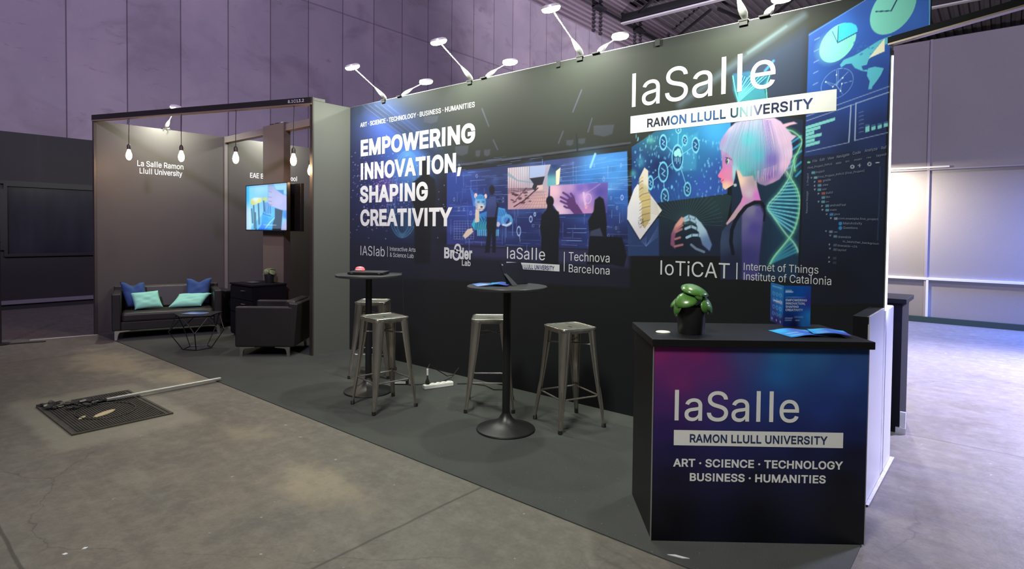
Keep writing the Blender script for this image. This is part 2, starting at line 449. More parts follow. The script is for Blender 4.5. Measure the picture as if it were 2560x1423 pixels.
def louver_material():
    g = NG('ribbed_wall_cladding')
    s = g.math('FRACT', g.math('MULTIPLY', g.z, 5.0))
    c = g.mix(g.step(s, 0.35, 0.55), (0.20, 0.165, 0.19, 1), (0.085, 0.07, 0.08, 1))
    n = g.noise(0.7, 5)
    return g.out(g.mix(g.step(n, 0.3, 0.7, 0, 0.4), c, (0.15, 0.125, 0.15, 1)), 0.6, 0.3)

def dark_wall_material():
    g = NG('black_painted_hall_boards')
    n = g.noise(1.1, 6); v = g.noise(0.9, 4, 0.6, g.scale(g.P, (1, 3, 0.3)))
    c = g.mix(n, (0.012, 0.012, 0.013, 1), (0.020, 0.021, 0.023, 1))
    c = g.mix(g.step(v, 0.6, 0.75, 0, 0.5), c, (0.028, 0.029, 0.033, 1))
    return g.out(c, 0.55, 0.4)

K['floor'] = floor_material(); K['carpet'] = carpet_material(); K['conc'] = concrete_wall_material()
K['fabric_wall'] = fabric_wall_material(); K['deck'] = deck_material(); K['louver'] = louver_material(); K['dark_wall'] = dark_wall_material()

# ------------------------------------------------------------------ hall shell
def structure(o):
    o['kind'] = 'structure'; return o

XW = -13.58
structure(MB().box((-30, -14, -0.2), (24, 60, 0.0)).build('floor', K['floor'], smooth=0))
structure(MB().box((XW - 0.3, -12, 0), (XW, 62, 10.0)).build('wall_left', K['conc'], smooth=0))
structure(MB().box((XW - 0.3, -12, 10.0), (XW - 0.04, 62, 12.3)).build('wall_left_upper', K['louver'], smooth=0))
# roof deck: trapezoid ribs running down the hall
def roof_deck():
    prof = []
    x = -14.0
    while x < 20:
        prof += [(x, 12.30), (x + 0.12, 12.30), (x + 0.17, 12.18), (x + 0.33, 12.18)]
        x += 0.38
    b = MB()
    rings = [[(p[0], y, p[1]) for p in prof] + [(prof[-1][0], y, 12.42), (prof[0][0], y, 12.42)] for y in (-12, 62)]
    b.loft(rings, cap=True)
    return b.build('ceiling', K['deck'], smooth=0)
structure(roof_deck())
# roof girders across the hall with lower flanges coloured pale for the light on them, and braces between them
def girder(y):
    b = MB()
    b.box((XW, y - 0.02, 11.06), (18, y + 0.02, 11.40)).box((XW, y - 0.09, 11.40), (18, y + 0.09, 11.44))
    g = b.build('trim_girder', K['steel_dark'], smooth=0); structure(g)
    MB().box((XW, y - 0.12, 11.0), (18, y + 0.12, 11.06)).build('flange', K['steel_pale'], g, smooth=0)
for y in (17.4, 23.75, 30.1, 36.5, 43.0): girder(y)
for (a, c) in (((1587, 42), (1640, -8)), ((1697, 89), (1777, 24)), ((1937, 36), (1985, -4))):
    p, q = on_z(a[0], a[1], 11.35), on_z(c[0], c[1], 11.35)
    structure(MB().bar(p, q, 0.09, 0.09).build('trim_brace', K['steel_dark'], smooth=0))
for (a, c) in (((1500, 22), (1572, 68)), ((1480, 12), (1600, 78)), ((1585, 70), (1665, 112)), ((1795, 22), (1850, 45))):
    p, q = on_z(a[0], a[1], 11.2), on_z(c[0], c[1], 11.2)
    structure(MB().bar(p, q, 0.09, 0.13).build('trim_chord', K['steel_dark'], smooth=0))
for y in (21.3, 24.9, 28.5):
    b = MB()
    for k in range(11):
        b.box((XW - 0.04, y - 0.05, 10.05 + k * 0.17), (XW + 0.10, y + 0.05, 10.13 + k * 0.17))
        b.box((XW - 0.04, y + 0.50, 10.05 + k * 0.17), (XW + 0.10, y + 0.60, 10.13 + k * 0.17))
    b.box((XW - 0.04, y - 0.05, 11.02), (XW + 0.3, y + 0.6, 11.12))
    structure(b.build('trim_wall_ladder', K['steel_dark'], smooth=0))
# movable partition closing the hall behind the stand
wr = MB()
wr.box((-4.0, 12.3, 0.10), (9, 12.45, 4.85))
wallr = structure(wr.build('wall_right', K['fabric_wall'], smooth=0))
b = MB()
for x in (-1.01, 1.6, 4.2): b.box((x - 0.02, 12.27, 0.1), (x + 0.02, 12.3, 4.85))
b.build('post', mat('grey_joint_profile', (0.30, 0.27, 0.30, 1), 0.5, noise=(2, 0.4, (0.34, 0.31, 0.34, 1))), wallr, smooth=0)
b = MB().box((-4, 12.26, 0.735), (9, 12.3, 0.775)).box((-4, 12.26, 2.655), (-0.72, 12.3, 2.685)).box((-0.998, 12.26, 0.1), (-0.965, 12.3, 0.74))
b.build('rail', K['white_plastic'], wallr, smooth=0)
MB().box((-4, 12.25, 2.62), (9, 12.3, 2.64)).build('seam', MATS['grey_joint_profile'], wallr, smooth=0)
structure(MB().box((-4, 12.24, 0), (9, 12.45, 0.10)).build('baseboard_right', mat('dark_green_skirting', (0.025, 0.05, 0.045, 1), 0.5, noise=(3, 0.4, (0.03, 0.06, 0.05, 1))), smooth=0))

# black boarded lower part of the hall side, with blind window frames
def dark_boards():
    t = empty('hall_boarding', (XW + 0.06, 2.0, 0), 0, 'black boarded lining along the foot of the concrete hall wall, with two blind windows', 'wall lining')
    MB().box((-0.06, -8, 0), (0.0, 18, 3.17)).build('boarding', K['dark_wall'], t, smooth=0)
    fr = MB()
    def frame(y0, y1, z0, z1):
        for lo, hi in (((0, y0 - 0.05, z0 - 0.05), (0.05, y1 + 0.05, z0)), ((0, y0 - 0.05, z1), (0.05, y1 + 0.05, z1 + 0.05)), ((0, y0 - 0.05, z0), (0.05, y0, z1)), ((0, y1, z0), (0.05, y1 + 0.05, z1))):
            fr.box(lo, hi)
    frame(-2.3, 0.03, 1.12, 2.1); frame(0.13, 1.42, 1.0, 2.2)
    fr.box((0, -8, 2.24), (0.04, 18, 2.30))
    fr.build('window_frame', mat('dark_frame_paint', (0.012, 0.012, 0.014, 1), 0.45, noise=(3, 0.4, (0.016, 0.016, 0.018, 1))), t, smooth=0)
    pm = mat('dim_window_pane', (0.014, 0.015, 0.020, 1), 0.22, spec=0.6, noise=(1.4, 0.25, (0.026, 0.027, 0.036, 1)), stretch=(1, 2.5, 0.5))
    MB().box((0.0, -2.3, 1.12), (0.012, 0.03, 2.1)).build('pane', pm, t, smooth=0)
    MB().box((0.0, 0.13, 1.0), (0.012, 1.42, 2.2)).build('pane', pm, t, smooth=0)
    MB().box((0.0, -8, 0.10), (0.05, 18, 0.17)).build('skirting_rail', mat('grey_rail', (0.12, 0.12, 0.135, 1), 0.5, noise=(3, 0.4, (0.15, 0.15, 0.16, 1))), t, smooth=0)
dark_boards()
t = tag(MB().lathe([(0.10, 0), (0.10, 0.012), (0.014, 0.02), (0.011, 1.28), (0.02, 1.30)], 14, (-9.63, 1.44, 0)).build('barrier_pole', K['black_metal']), 'thin black upright pole on a small round foot, standing alone on the concrete', 'pole')

# ------------------------------------------------------------------ carpet, tape, drain cover, pipe
b = MB().prism([(-9.60, 2.475), (-0.487, 2.475), (-0.487, 3.23), (-0.56, 3.30), (-0.56, 4.30), (-6.10, 4.30), (-6.10, 8.0), (-9.60, 8.0)], 0.0, 0.006)
tag(b.build('carpet', K['carpet'], smooth=0), 'dark charcoal felt carpet covering the floor of the exhibition stand', 'carpet')
tag(MB().bar((-9.75, 1.75, 0.0015), (-9.60, 2.46, 0.0015), 0.05, 0.003).build('floor_tape', mat('pale_floor_tape', (0.5, 0.48, 0.45, 1), 0.6, noise=(9, 0.3, (0.4, 0.38, 0.34, 1))), smooth=0), 'pale strip of tape on the concrete at the front end of the taupe partition', 'tape')
pts = [(-9.64, 1.44 - 0.9, 0.006), (-9.66, 1.2, 0.006), (-9.55, 1.6, 0.006), (-9.50, 1.75, 0.006), (-9.46, 1.86, 0.006)]
tag(MB().tube(pts, 0.012, 6).build('floor_cable', K['rubber']), 'black cable lying on the concrete beside the thin black pole', 'cable')

def drain_cover():
    t = empty('drain_cover', (-5.576, 1.468, 0), math.atan2(0.012, 1.0), 'rectangular ribbed black metal cover set in the concrete floor', 'drain cover')
    m = mat('cast_iron_cover', (0.022, 0.021, 0.018, 1), 0.55, metal=0.2, noise=(9, 0.25, (0.055, 0.052, 0.044, 1)), bump=0.2, bscale=40)
    MB().box((-0.49, -0.315, 0), (0.49, 0.315, 0.008)).build('plate', m, t, bevel=0.003)
    b = MB()
    for k in range(32):
        y = -0.29 + k * 0.0184
        b.box((-0.475, y, 0.008), (0.475, y + 0.0085, 0.013))
    b.build('ribs', m, t, smooth=0)
    b = MB().tube([(0.05 + 0.24 * math.cos(a / 28 * 6.2832), 0.0 + 0.20 * math.sin(a / 28 * 6.2832), 0.015) for a in range(28)], 0.005, 6, closed=True)
    b.build('ring', m, t)
    b = MB()
    for lo, hi in (((-0.51, -0.335, 0), (0.51, -0.315, 0.012)), ((-0.51, 0.315, 0), (0.51, 0.335, 0.012)), ((-0.51, -0.315, 0), (-0.49, 0.315, 0.012)), ((0.49, -0.315, 0), (0.51, 0.315, 0.012))): b.box(lo, hi)
    b.build('frame', mat('rusty_frame', (0.03, 0.027, 0.023, 1), 0.6, noise=(12, 0.3, (0.06, 0.054, 0.044, 1))), t, smooth=0)
    wm = mat('sawdust_patch', (0.42, 0.34, 0.20, 1), 0.9, noise=(40, 0.3, (0.5, 0.42, 0.27, 1)))
    p = [(0.10 * math.cos(a / 20 * 6.2832) * (1 + 0.1 * math.sin(3 * a)), 0.036 * math.sin(a / 20 * 6.2832)) for a in range(20)]
    R = Matrix.Translation((0.132, -0.030, 0)) @ Matrix.Rotation(math.radians(125), 4, 'Z') @ Matrix.Scale(1.0, 4)
    MB().prism(p, 0.012, 0.0165, R).build('dirt', wm, t)
    R = Matrix.Translation((0.130, -0.178, 0)) @ Matrix.Rotation(math.radians(140), 4, 'Z') @ Matrix.Scale(0.42, 4)
    MB().prism(p, 0.030, 0.040, R).build('dirt', wm, t)
drain_cover()
# crumpled black sheeting on the cover
b = MB()
pth = [(-6.03, 1.20), (-5.99, 1.26), (-5.97, 1.30), (-5.93, 1.42), (-5.90, 1.36), (-5.87, 1.40), (-5.86, 1.52), (-5.83, 1.60), (-5.80, 1.50), (-5.78, 1.44), (-5.76, 1.34), (-5.90, 1.22), (-5.95, 1.20)]
for i in range(70):
    x, y = pth[i % len(pth)]
    x += random.uniform(-0.03, 0.03); y += random.uniform(-0.05, 0.05)
    m_ = Matrix.Translation((x, y, 0.020 + random.random() * 0.012)) @ Matrix.Rotation(random.random() * 6.28, 4, 'Z') @ Matrix.Rotation(random.uniform(-0.5, 0.5), 4, 'X')
    w, l = random.uniform(0.006, 0.018), random.uniform(0.015, 0.05)
    b.prism([(-l, -w), (l * 0.6, -w * 1.2), (l, w * 0.3), (l * 0.1, w), (-l * 0.8, w * 0.7)], -0.004, 0.006, m_)
tag(b.build('debris', mat('crumpled_black_plastic', (0.012, 0.012, 0.011, 1), 0.4, noise=(40, 0.15, (0.05, 0.05, 0.045, 1))), smooth=0), 'crumpled black plastic scraps lying on the ribbed drain cover', 'debris', kind='stuff')
tag(MB().bar((-5.817, 2.50, 0.030), (-5.775, 1.54, 0.036), 0.035, 0.022).build('metal_profile', K['alu'], bevel=0.004), 'grey metal profile lying from the carpet edge across the drain cover', 'metal profile')
# ------------------------------------------------------------------ painted prints (colour attribute on fine meshes)
class Canvas:
    """colours per vertex, drawn in the picture coordinates (U, V) of the print"""
    def __init__(self, U, V, base):
        self.U = U; self.V = V
        self.C = np.empty((U.size, 3)); self.C[:] = np.array(base) / 255.0
    def _box(self, u0, u1, v0, v1):
        return np.nonzero((self.U >= u0) & (self.U <= u1) & (self.V >= v0) & (self.V <= v1))[0]
    def _col(self, i, col):
        if isinstance(col, list):
            w = 0; c = 0
            for (a, b_, rgb) in col:
                k = 1.0 / ((self.U[i] - a) ** 2 + (self.V[i] - b_) ** 2 + 12.0) ** 1.25
                w = w + k; c = c + k[:, None] * (np.array(rgb) / 255.0)
            return c / w[:, None]
        return np.array(col) / 255.0
    def _put(self, i, a, col, mode='mix'):
        c = self._col(i, col); a = a[:, None]
        if mode == 'add': self.C[i] = np.clip(self.C[i] + a * c, 0, 1)
        else: self.C[i] = self.C[i] * (1 - a) + a * c
    def poly(self, pts, col, soft=1.2, alpha=1.0):
        P = np.array(pts, float)
        i = self._box(P[:, 0].min() - soft * 2, P[:, 0].max() + soft * 2, P[:, 1].min() - soft * 2, P[:, 1].max() + soft * 2)
        if not i.size: return
        u, v = self.U[i], self.V[i]
        ins = np.zeros(i.size, bool); d2 = np.full(i.size, 1e9)
        for a, b_ in zip(P, np.roll(P, -1, 0)):
            dv = b_[1] - a[1]
            cr = ((a[1] > v) != (b_[1] > v))
            if dv != 0:
                cr &= u < (b_[0] - a[0]) * (v - a[1]) / dv + a[0]
            ins ^= cr
            e = b_ - a; L = e @ e + 1e-9
            t = np.clip(((u - a[0]) * e[0] + (v - a[1]) * e[1]) / L, 0, 1)
            d2 = np.minimum(d2, (u - a[0] - t * e[0]) ** 2 + (v - a[1] - t * e[1]) ** 2)
        d = np.sqrt(d2) * np.where(ins, 1, -1)
        self._put(i, np.clip(d / soft + 0.5, 0, 1) * alpha, col)
    def ell(self, cu, cv, ru, rv, col, rot=0.0, soft=1.2, alpha=1.0):
        m = max(ru, rv) + soft * 2
        i = self._box(cu - m, cu + m, cv - m, cv + m)
        if not i.size: return
        c, s = math.cos(math.radians(rot)), math.sin(math.radians(rot))
        x = (self.U[i] - cu) * c + (self.V[i] - cv) * s; y = -(self.U[i] - cu) * s + (self.V[i] - cv) * c
        d = (1 - np.hypot(x / ru, y / rv)) * min(ru, rv)
        self._put(i, np.clip(d / soft + 0.5, 0, 1) * alpha, col)
    def ring(self, cu, cv, ru, rv, w, col, rot=0.0, alpha=1.0):
        m = max(ru, rv) + w * 2
        i = self._box(cu - m, cu + m, cv - m, cv + m)
        if not i.size: return
        c, s = math.cos(math.radians(rot)), math.sin(math.radians(rot))
        x = (self.U[i] - cu) * c + (self.V[i] - cv) * s; y = -(self.U[i] - cu) * s + (self.V[i] - cv) * c
        d = np.abs(1 - np.hypot(x / ru, y / rv)) * min(ru, rv)
        self._put(i, np.clip((w / 2 - d) / 1.0 + 0.5, 0, 1) * alpha, col)
    def blob(self, cu, cv, ru, rv, col, alpha=1.0, rot=0.0, mode='mix'):
        m = max(ru, rv) * 2.4
        i = self._box(cu - m, cu + m, cv - m, cv + m)
        if not i.size: return
        c, s = math.cos(math.radians(rot)), math.sin(math.radians(rot))
        x = (self.U[i] - cu) * c + (self.V[i] - cv) * s; y = -(self.U[i] - cu) * s + (self.V[i] - cv) * c
        self._put(i, np.exp(-((x / ru) ** 2 + (y / rv) ** 2)) * alpha, col, mode)
    def line(self, pts, w, col, alpha=1.0, soft=1.0):
        P = np.array(pts, float); m = w + soft * 2
        i = self._box(P[:, 0].min() - m, P[:, 0].max() + m, P[:, 1].min() - m, P[:, 1].max() + m)
        if not i.size: return
        u, v = self.U[i], self.V[i]; d2 = np.full(i.size, 1e9)
        for a, b_ in zip(P[:-1], P[1:]):
            e = b_ - a; L = e @ e + 1e-9
            t = np.clip(((u - a[0]) * e[0] + (v - a[1]) * e[1]) / L, 0, 1)
            d2 = np.minimum(d2, (u - a[0] - t * e[0]) ** 2 + (v - a[1] - t * e[1]) ** 2)
        self._put(i, np.clip((w / 2 - np.sqrt(d2)) / soft + 0.5, 0, 1) * alpha, col)

def grid_mesh(name, P, keep, colors, material, parent):
    """P: (rows, cols, 3) points; keep: (rows-1, cols-1) mask; colors: (rows*cols, 3) sRGB"""
    nr, nc = P.shape[:2]
    idx = np.arange(nr * nc).reshape(nr, nc)
    q = np.stack([idx[:-1, :-1], idx[:-1, 1:], idx[1:, 1:], idx[1:, :-1]], -1)[keep]
    me = bpy.data.meshes.new(name)
    used = np.zeros(nr * nc, bool); used[q.ravel()] = True
    remap = np.cumsum(used) - 1
    verts = P.reshape(-1, 3)[used]; q = remap[q]
    me.vertices.add(len(verts)); me.vertices.foreach_set('co', verts.astype(np.float32).ravel())
    me.loops.add(q.size); me.loops.foreach_set('vertex_index', q.astype(np.int32).ravel())
    me.polygons.add(len(q)); me.polygons.foreach_set('loop_start', np.arange(0, q.size, 4, dtype=np.int32))
    me.update(calc_edges=True)
    a = me.color_attributes.new('print', 'FLOAT_COLOR', 'POINT')
    c = np.ones((len(verts), 4), np.float32); c[:, :3] = lin(colors[used])
    a.data.foreach_set('color', c.ravel())
    me.validate()
    return link_mesh(name, me, material, parent)

# ------------------------------------------------------------------ lettering
FONT = None
try:
    import os
    FONT = bpy.data.fonts.load(os.path.join(bpy.utils.system_resource('DATAFILES'), 'fonts', 'Inter.woff2'))
except Exception:
    FONT = None
_TXT = {}
_STEM = [None]
def glyphs(s, w):
    """outline of a line of text; w thickens (stroke added all round) or thins it"""
    k = (s, w)
    if k in _TXT: return _TXT[k]
    cu = bpy.data.curves.new('lettering', 'FONT')
    cu.body = s.replace('I', '|').replace('l', '|')   # plain upright strokes, cut to height below
    if w > 0.01: cu.space_character = 1.0 + w * 1.1
    if FONT: cu.font = FONT
    cu_body = cu.body
    o = bpy.data.objects.new('lettering', cu); COL.objects.link(o)
    bpy.context.view_layer.update()
    crv = o.to_curve(bpy.context.evaluated_depsgraph_get())
    loops = []
    for sp in crv.splines:
        bp_ = sp.bezier_points; n = len(bp_); pts = []
        for a in range(n):
            p, q = bp_[a], bp_[(a + 1) % n]
            c0, c1, c2, c3 = (np.array(x[:2]) for x in (p.co, p.handle_right, q.handle_left, q.co))
            straight = p.handle_right_type == 'VECTOR' and q.handle_left_type == 'VECTOR'
            st = 1 if straight or np.linalg.norm(c1 - c0) + np.linalg.norm(c3 - c2) < 1e-5 else 5
            for t in np.linspace(0, 1, st, endpoint=False):
                pts.append((1 - t) ** 3 * c0 + 3 * (1 - t) ** 2 * t * c1 + 3 * (1 - t) * t * t * c2 + t ** 3 * c3)
        P = np.array(pts)
        keep_ = np.linalg.norm(P - np.roll(P, 1, 0), axis=1) > 1e-6
        P = P[keep_]
        if len(P) > 2: loops.append(P)
    o.to_curve_clear()
    bpy.data.objects.remove(o); bpy.data.curves.remove(cu)
    if s == 'H':
        xs_ = np.unique(np.round(loops[0][:, 0], 4)); _STEM[0] = (xs_[1] - xs_[0], loops[0][:, 1].max())
    elif '|' in cu_body:
        if not _STEM[0]: glyphs('H', 0.0)
        bars = [P for P in loops if len(P) == 4 and P[:, 1].min() < -0.05 and np.ptp(P[:, 1]) > 0.6]
        for ch, P in zip([q for q in s if q in 'Il'], bars):
            xm = P[:, 0].mean(); sw, ch_ = _STEM[0]
            P[:, 0] = np.where(P[:, 0] > xm, xm + sw / 2, xm - sw / 2); lo_ = P[:, 1] < P[:, 1].mean()
            P[:, 1] = np.where(lo_, 0.0, ch_ if ch == 'I' else ch_ * 1.035)
    if w:
        sg = math.copysign(1, max((0.5 * float(np.sum(P[:, 0] * np.roll(P[:, 1], -1) - np.roll(P[:, 0], -1) * P[:, 1])) for P in loops), key=abs))
        grown = []
        for P in loops:
            e = np.roll(P, -1, 0) - P; e /= np.linalg.norm(e, axis=1)[:, None] + 1e-12
            nr = np.stack([e[:, 1], -e[:, 0]], 1) * sg
            pr = np.roll(nr, 1, 0)
            m_ = (nr + pr) / np.maximum(1 + np.sum(nr * pr, 1), 0.25)[:, None]
            grown.append(P + m_ * w)
        loops = grown
    # fill by winding number, so overlapping strokes of a letter stay solid
    vin, ein = [], []
    for P in loops:
        n = len(vin); vin += [Vector((float(p[0]), float(p[1]))) for p in P]; ein += [(n + q, n + (q + 1) % len(P)) for q in range(len(P))]
    vo, _, fo = delaunay_2d_cdt(vin, ein, [], 0, 1e-5)[:3]
    v = np.array([(p[0], p[1], 0.0) for p in vo])
    A_ = np.concatenate([P for P in loops]); B2 = np.concatenate([np.roll(P, -1, 0) for P in loops])
    f = []
    for tri in fo:
        x, y = v[list(tri), 0].mean(), v[list(tri), 1].mean()
        up = (A_[:, 1] <= y) & (B2[:, 1] > y); dn = (A_[:, 1] > y) & (B2[:, 1] <= y)
        side = (B2[:, 0] - A_[:, 0]) * (y - A_[:, 1]) - (x - A_[:, 0]) * (B2[:, 1] - A_[:, 1])
        if np.count_nonzero(up & (side > 0)) - np.count_nonzero(dn & (side < 0)) != 0: f.append(tuple(tri))
    _TXT[k] = (v, f); return v, f
_CAP = {}
def cap_height(w):
    if w not in _CAP: _CAP[w] = glyphs('H', w)[0][:, 1].max()
    return _CAP[w]

class Lettering:
    def __init__(self): self.v = []; self.f = []
    def put(self, s, bl, br, tl, tr, w=0.0, lift=(0, 0, 0), cap=None):
        """fit s between the base line bl-br and the cap line tl-tr (3-D points)"""
        v, f = glyphs(s, w)
        x0, x1 = v[:, 0].min(), v[:, 0].max()
        h = cap or cap_height(w)
        a = ((v[:, 0] - x0) / (x1 - x0))[:, None]; t = (v[:, 1] / h)[:, None]
        bl, br, tl, tr = (np.asarray(p, float) for p in (bl, br, tl, tr))
        P = bl + (br - bl) * a + ((tl - bl) * (1 - a) + (tr - br) * a) * t + np.asarray(lift)
        nn = np.cross(br - bl, tl - bl); P = P + v[:, 2:3] * (nn / np.linalg.norm(nn))
        n = len(self.v); self.v += [tuple(p) for p in P]; self.f += [tuple(i + n for i in q) for q in f]
        return self
    def quad(self, pts, lift=(0, 0, 0)):
        n = len(self.v); self.v += [tuple(np.asarray(p, float) + np.asarray(lift)) for p in pts]; self.f.append(tuple(range(n, n + len(pts)))); return self
    def build(self, name, m, parent=None, stops=None):
        me = bpy.data.meshes.new(name); me.from_pydata(self.v, [], self.f); me.update()
        if stops:
            x = np.array(self.v)[:, 0]; s = (x - x.min()) / (x.max() - x.min())
            a = me.color_attributes.new('print', 'FLOAT_COLOR', 'POINT'); c = np.ones((len(s), 4), np.float32)
            for k in range(3): c[:, k] = lin(np.interp(s, [q[0] for q in stops], [q[1][k] for q in stops]) / 255.0)
            a.data.foreach_set('color', c.ravel())
        return link_mesh(name, me, m, parent)

BOLD, SEMI, REG, THIN = 0.036, 0.018, 0.0, -0.012

# ------------------------------------------------------------------ the mural wall
YM = 4.225
MX0, MX1, MX2, MZ = -6.20, -0.555, -0.36, 3.0
def mp(u, v, lift=0.0):
    p = on_y(u, v, YM); p[1] = YM - lift; return p

mural = empty('mural_wall', (0, 0, 0), 0, 'large dark printed wall reading EMPOWERING INNOVATION, SHAPING CREATIVITY, with lamps along its top', 'printed wall')
b = MB().prism([(MX0, 0), (MX1, 0), (MX1, 2.70), (MX2, 2.70), (MX2, MZ), (MX0, MZ)], -YM - 0.07, -YM - 0.002, Matrix.Rotation(math.pi / 2, 4, 'X'))
b.build('wall_panel', K['black_lam'], mural, smooth=0)

def paint_mural(U, V, rs):
    c = Canvas(U, V, (25, 26, 30))
    R = rs.random
    # ceiling of the pictured room: plain dark grey, a little lighter towards its middle
    c.poly([(860, 240), (2060, 20), (2400, -80), (2030, 100), (1990, 330), (1578, 372), (1118, 428), (862, 360)], (46, 49, 45), 60)
    c.blob(1400, 300, 260, 90, (50, 53, 49), 0.6)
    c.poly([(2012, 70), (2022, 90), (2015, 240), (1840, 265), (1828, 180)], (50, 62, 92), 34, 0.75)
    c.line([(2010, 38), (1850, 150), (1700, 262)], 16, (96, 112, 128), 0.55, 14)
    c.line([(1965, 66), (1870, 132)], 7, (110, 138, 140), 0.4, 5)
    c.line([(1934, 152), (1912, 178)], 6, (70, 150, 215), 0.8, 3)
    # left: blue room with stars
    c.blob(985, 430, 90, 150, (58, 88, 175), 0.75)
    c.blob(960, 330, 70, 60, (62, 92, 185), 0.7, rot=35)
    c.blob(1035, 400, 45, 55, (80, 130, 220), 0.75)
    c.blob(905, 470, 60, 160, (36, 40, 84), 0.75)
    c.blob(1000, 600, 120, 60, (34, 38, 66), 0.7)
    c.poly([(955, 262), (1105, 388), (1118, 428), (1085, 400), (900, 262)], (44, 52, 72), 18, 0.8)
    for a in range(5):
        c.line([(905 + a * 16, 262), (1050 + a * 14, 372)], 1.5, (120, 140, 190), 0.25)
    c.blob(965, 470, 26, 34, (120, 60, 130), 0.5)
    for _ in range(330):
        a = R(); u = 955 + rs.normal() * 38; v = 480 + rs.normal() * 48
        if u < 872 or u > 1110: continue
        c.ell(u, v, 0.7 + R() * 0.9, 0.7 + R() * 0.9, [(140, 110, 220), (180, 180, 235), (110, 130, 230), (200, 150, 210)][int(a * 4)], alpha=0.75)
    for _ in range(90):
        c.ell(872 + R() * 240, 380 + R() * 220, 0.8 + R(), 0.8 + R(), (190, 200, 235), alpha=0.6)
    for k, (ru, rv) in enumerate(((42, 108), (34, 104), (24, 100))):
        c.ring(1012, 486, ru, rv, 1.6, (95, 165, 205), 4, 0.45)
    c.blob(1018, 425, 30, 45, (110, 185, 225), 0.35)
    c.blob(1020, 560, 30, 30, (60, 120, 160), 0.4)
    for k in range(14):
        c.line([(1030 + k * 3, 408 + R() * 40), (1030 + k * 3, 470 + R() * 50)], 0.9, (120, 180, 230), 0.35)
    # middle projection wall
    pal = [(1130, 470, (46, 66, 138)), (1185, 520, (54, 78, 164)), (1240, 420, (46, 56, 96)), (1300, 398, (56, 60, 82)), (1420, 398, (62, 70, 116)), (1530, 425, (76, 150, 228)),
           (1560, 480, (54, 100, 184)), (1500, 560, (46, 58, 124)), (1400, 590, (40, 42, 90)), (1200, 600, (48, 52, 104)), (1290, 590, (40, 48, 96)), (1150, 590, (50, 58, 122)), (1545, 600, (34, 38, 78)), (1480, 440, (64, 126, 204)), (1250, 500, (38, 46, 88)), (1350, 540, (40, 48, 96))]
    c.poly([(1117, 432), (1360, 402), (1568, 378), (1572, 625), (1117, 612)], pal, 1.6)
    c.line([(1100, 418), (1320, 391), (1575, 357)], 5, (72, 74, 84), 0.9)
    c.line([(1100, 423), (1320, 396), (1575, 362)], 2, (24, 25, 30), 0.9)
    c.poly([(870, 606), (1117, 612), (1572, 625), (1575, 720), (868, 690)], (36, 37, 54), 8, 0.7)
    c.poly([(1117, 614), (1572, 627), (1572, 668), (1117, 640)], (62, 64, 110), 14, 0.55)
    for _ in range(70):
        u = 1125 + R() * 430; v = 400 + R() * 205
        c.blob(u, v, 8 + R() * 22, 3 + R() * 9, (96, 130, 215) if R() < 0.5 else (30, 34, 70), 0.22)
    for _ in range(300):
        u = 1120 + R() * 445; v = 395 + R() * 220; L = 8 + R() * 45; al = 0.2 + R() * 0.45
        s = -0.13 * (1 - (v - 400) / 160.0)
        bright = (150, 190, 250) if u > 1390 else (120, 150, 225)
        if R() < 0.6: c.line([(u, v), (u + L, v + s * L)], 1.0, bright, al)
        else: c.line([(u, v), (u, v + L * 0.8)], 1.0, bright, al)
    for k in range(6):
        c.line([(1400, 425 + k * 9), (1570, 395 + k * 16)], 1.2, (150, 205, 255), 0.4)
    c.line([(1488, 385), (1476, 418)], 5, (170, 220, 255), 0.9, 3)
    c.blob(1482, 402, 40, 26, (110, 190, 255), 0.4)
    c.blob(1520, 470, 60, 14, (130, 205, 255), 0.35, rot=-22)
    for _ in range(26):
        u = 1130 + R() * 430; v = 400 + R() * 200
        c.ring(u, v, 1.6 + R(), 3 + R() * 2, 1.0, (190, 205, 240), 0, 0.5)
    for (u, v, a, d) in ((1297, 578, 4.5, 11), (1327, 548, 3.2, 7), (1337, 536, 2, 4), (1555, 494, 3, 5.5)):
        c.ring(u, v, a, d, 1.6, (170, 195, 245), 0, 0.9)
    c.line([(1299, 589), (1300, 604)], 1.2, (170, 195, 245), 0.8)
    # little line chart and bars
    for k in range(8):
        c.line([(1135 + k * 7, 553), (1135 + k * 7, 598)], 0.9, (165, 185, 235), 0.5)
        c.line([(1135, 553 + k * 6.4), (1184, 553 + k * 6.4)], 0.9, (165, 185, 235), 0.5)
    for k in range(12):
        c.poly([(1193 + k * 4.6, 574), (1196 + k * 4.6, 574), (1196 + k * 4.6, 590), (1193 + k * 4.6, 590)], (95, 190, 235), 0.8, 0.85)
    # lying striped cat
    c.poly([(1185, 548), (1200, 535), (1217, 528), (1216, 575), (1186, 575), (1179, 562)], [(1190, 555, (60, 170, 205)), (1212, 540, (55, 120, 190)), (1206, 570, (70, 185, 205))], 1.5)
    c.poly([(1243, 518), (1262, 522), (1272, 545), (1262, 562), (1240, 562)], [(1250, 530, (70, 150, 220)), (1262, 555, (80, 120, 200))], 1.5)
    c.ring(1267, 551, 11, 12, 7, (90, 165, 215), 0, 0.9)
    c.line([(1257, 562), (1266, 564), (1277, 558)], 4.5, (205, 205, 225), 0.95)
    c.ell(1245, 561, 5, 6, (190, 190, 215))
    for k in range(11):
        c.line([(1186 + k * 3, 541 + (k % 3) * 3), (1190 + k * 3, 552 + (k % 2) * 4), (1187 + k * 3, 574)], 1.3, (24, 44, 84), 0.85)
    for k in range(6):
        c.line([(1244 + k * 4, 522 + k), (1240 + k * 4, 540)], 1.2, (28, 48, 92), 0.8)
    c.poly([(1157, 590), (1168, 574), (1180, 570), (1183, 580), (1172, 590), (1163, 597)], (215, 195, 180), 1.5)
    c.poly([(1189, 520), (1198, 528), (1198, 555), (1187, 557)], (212, 196, 182), 1.5)
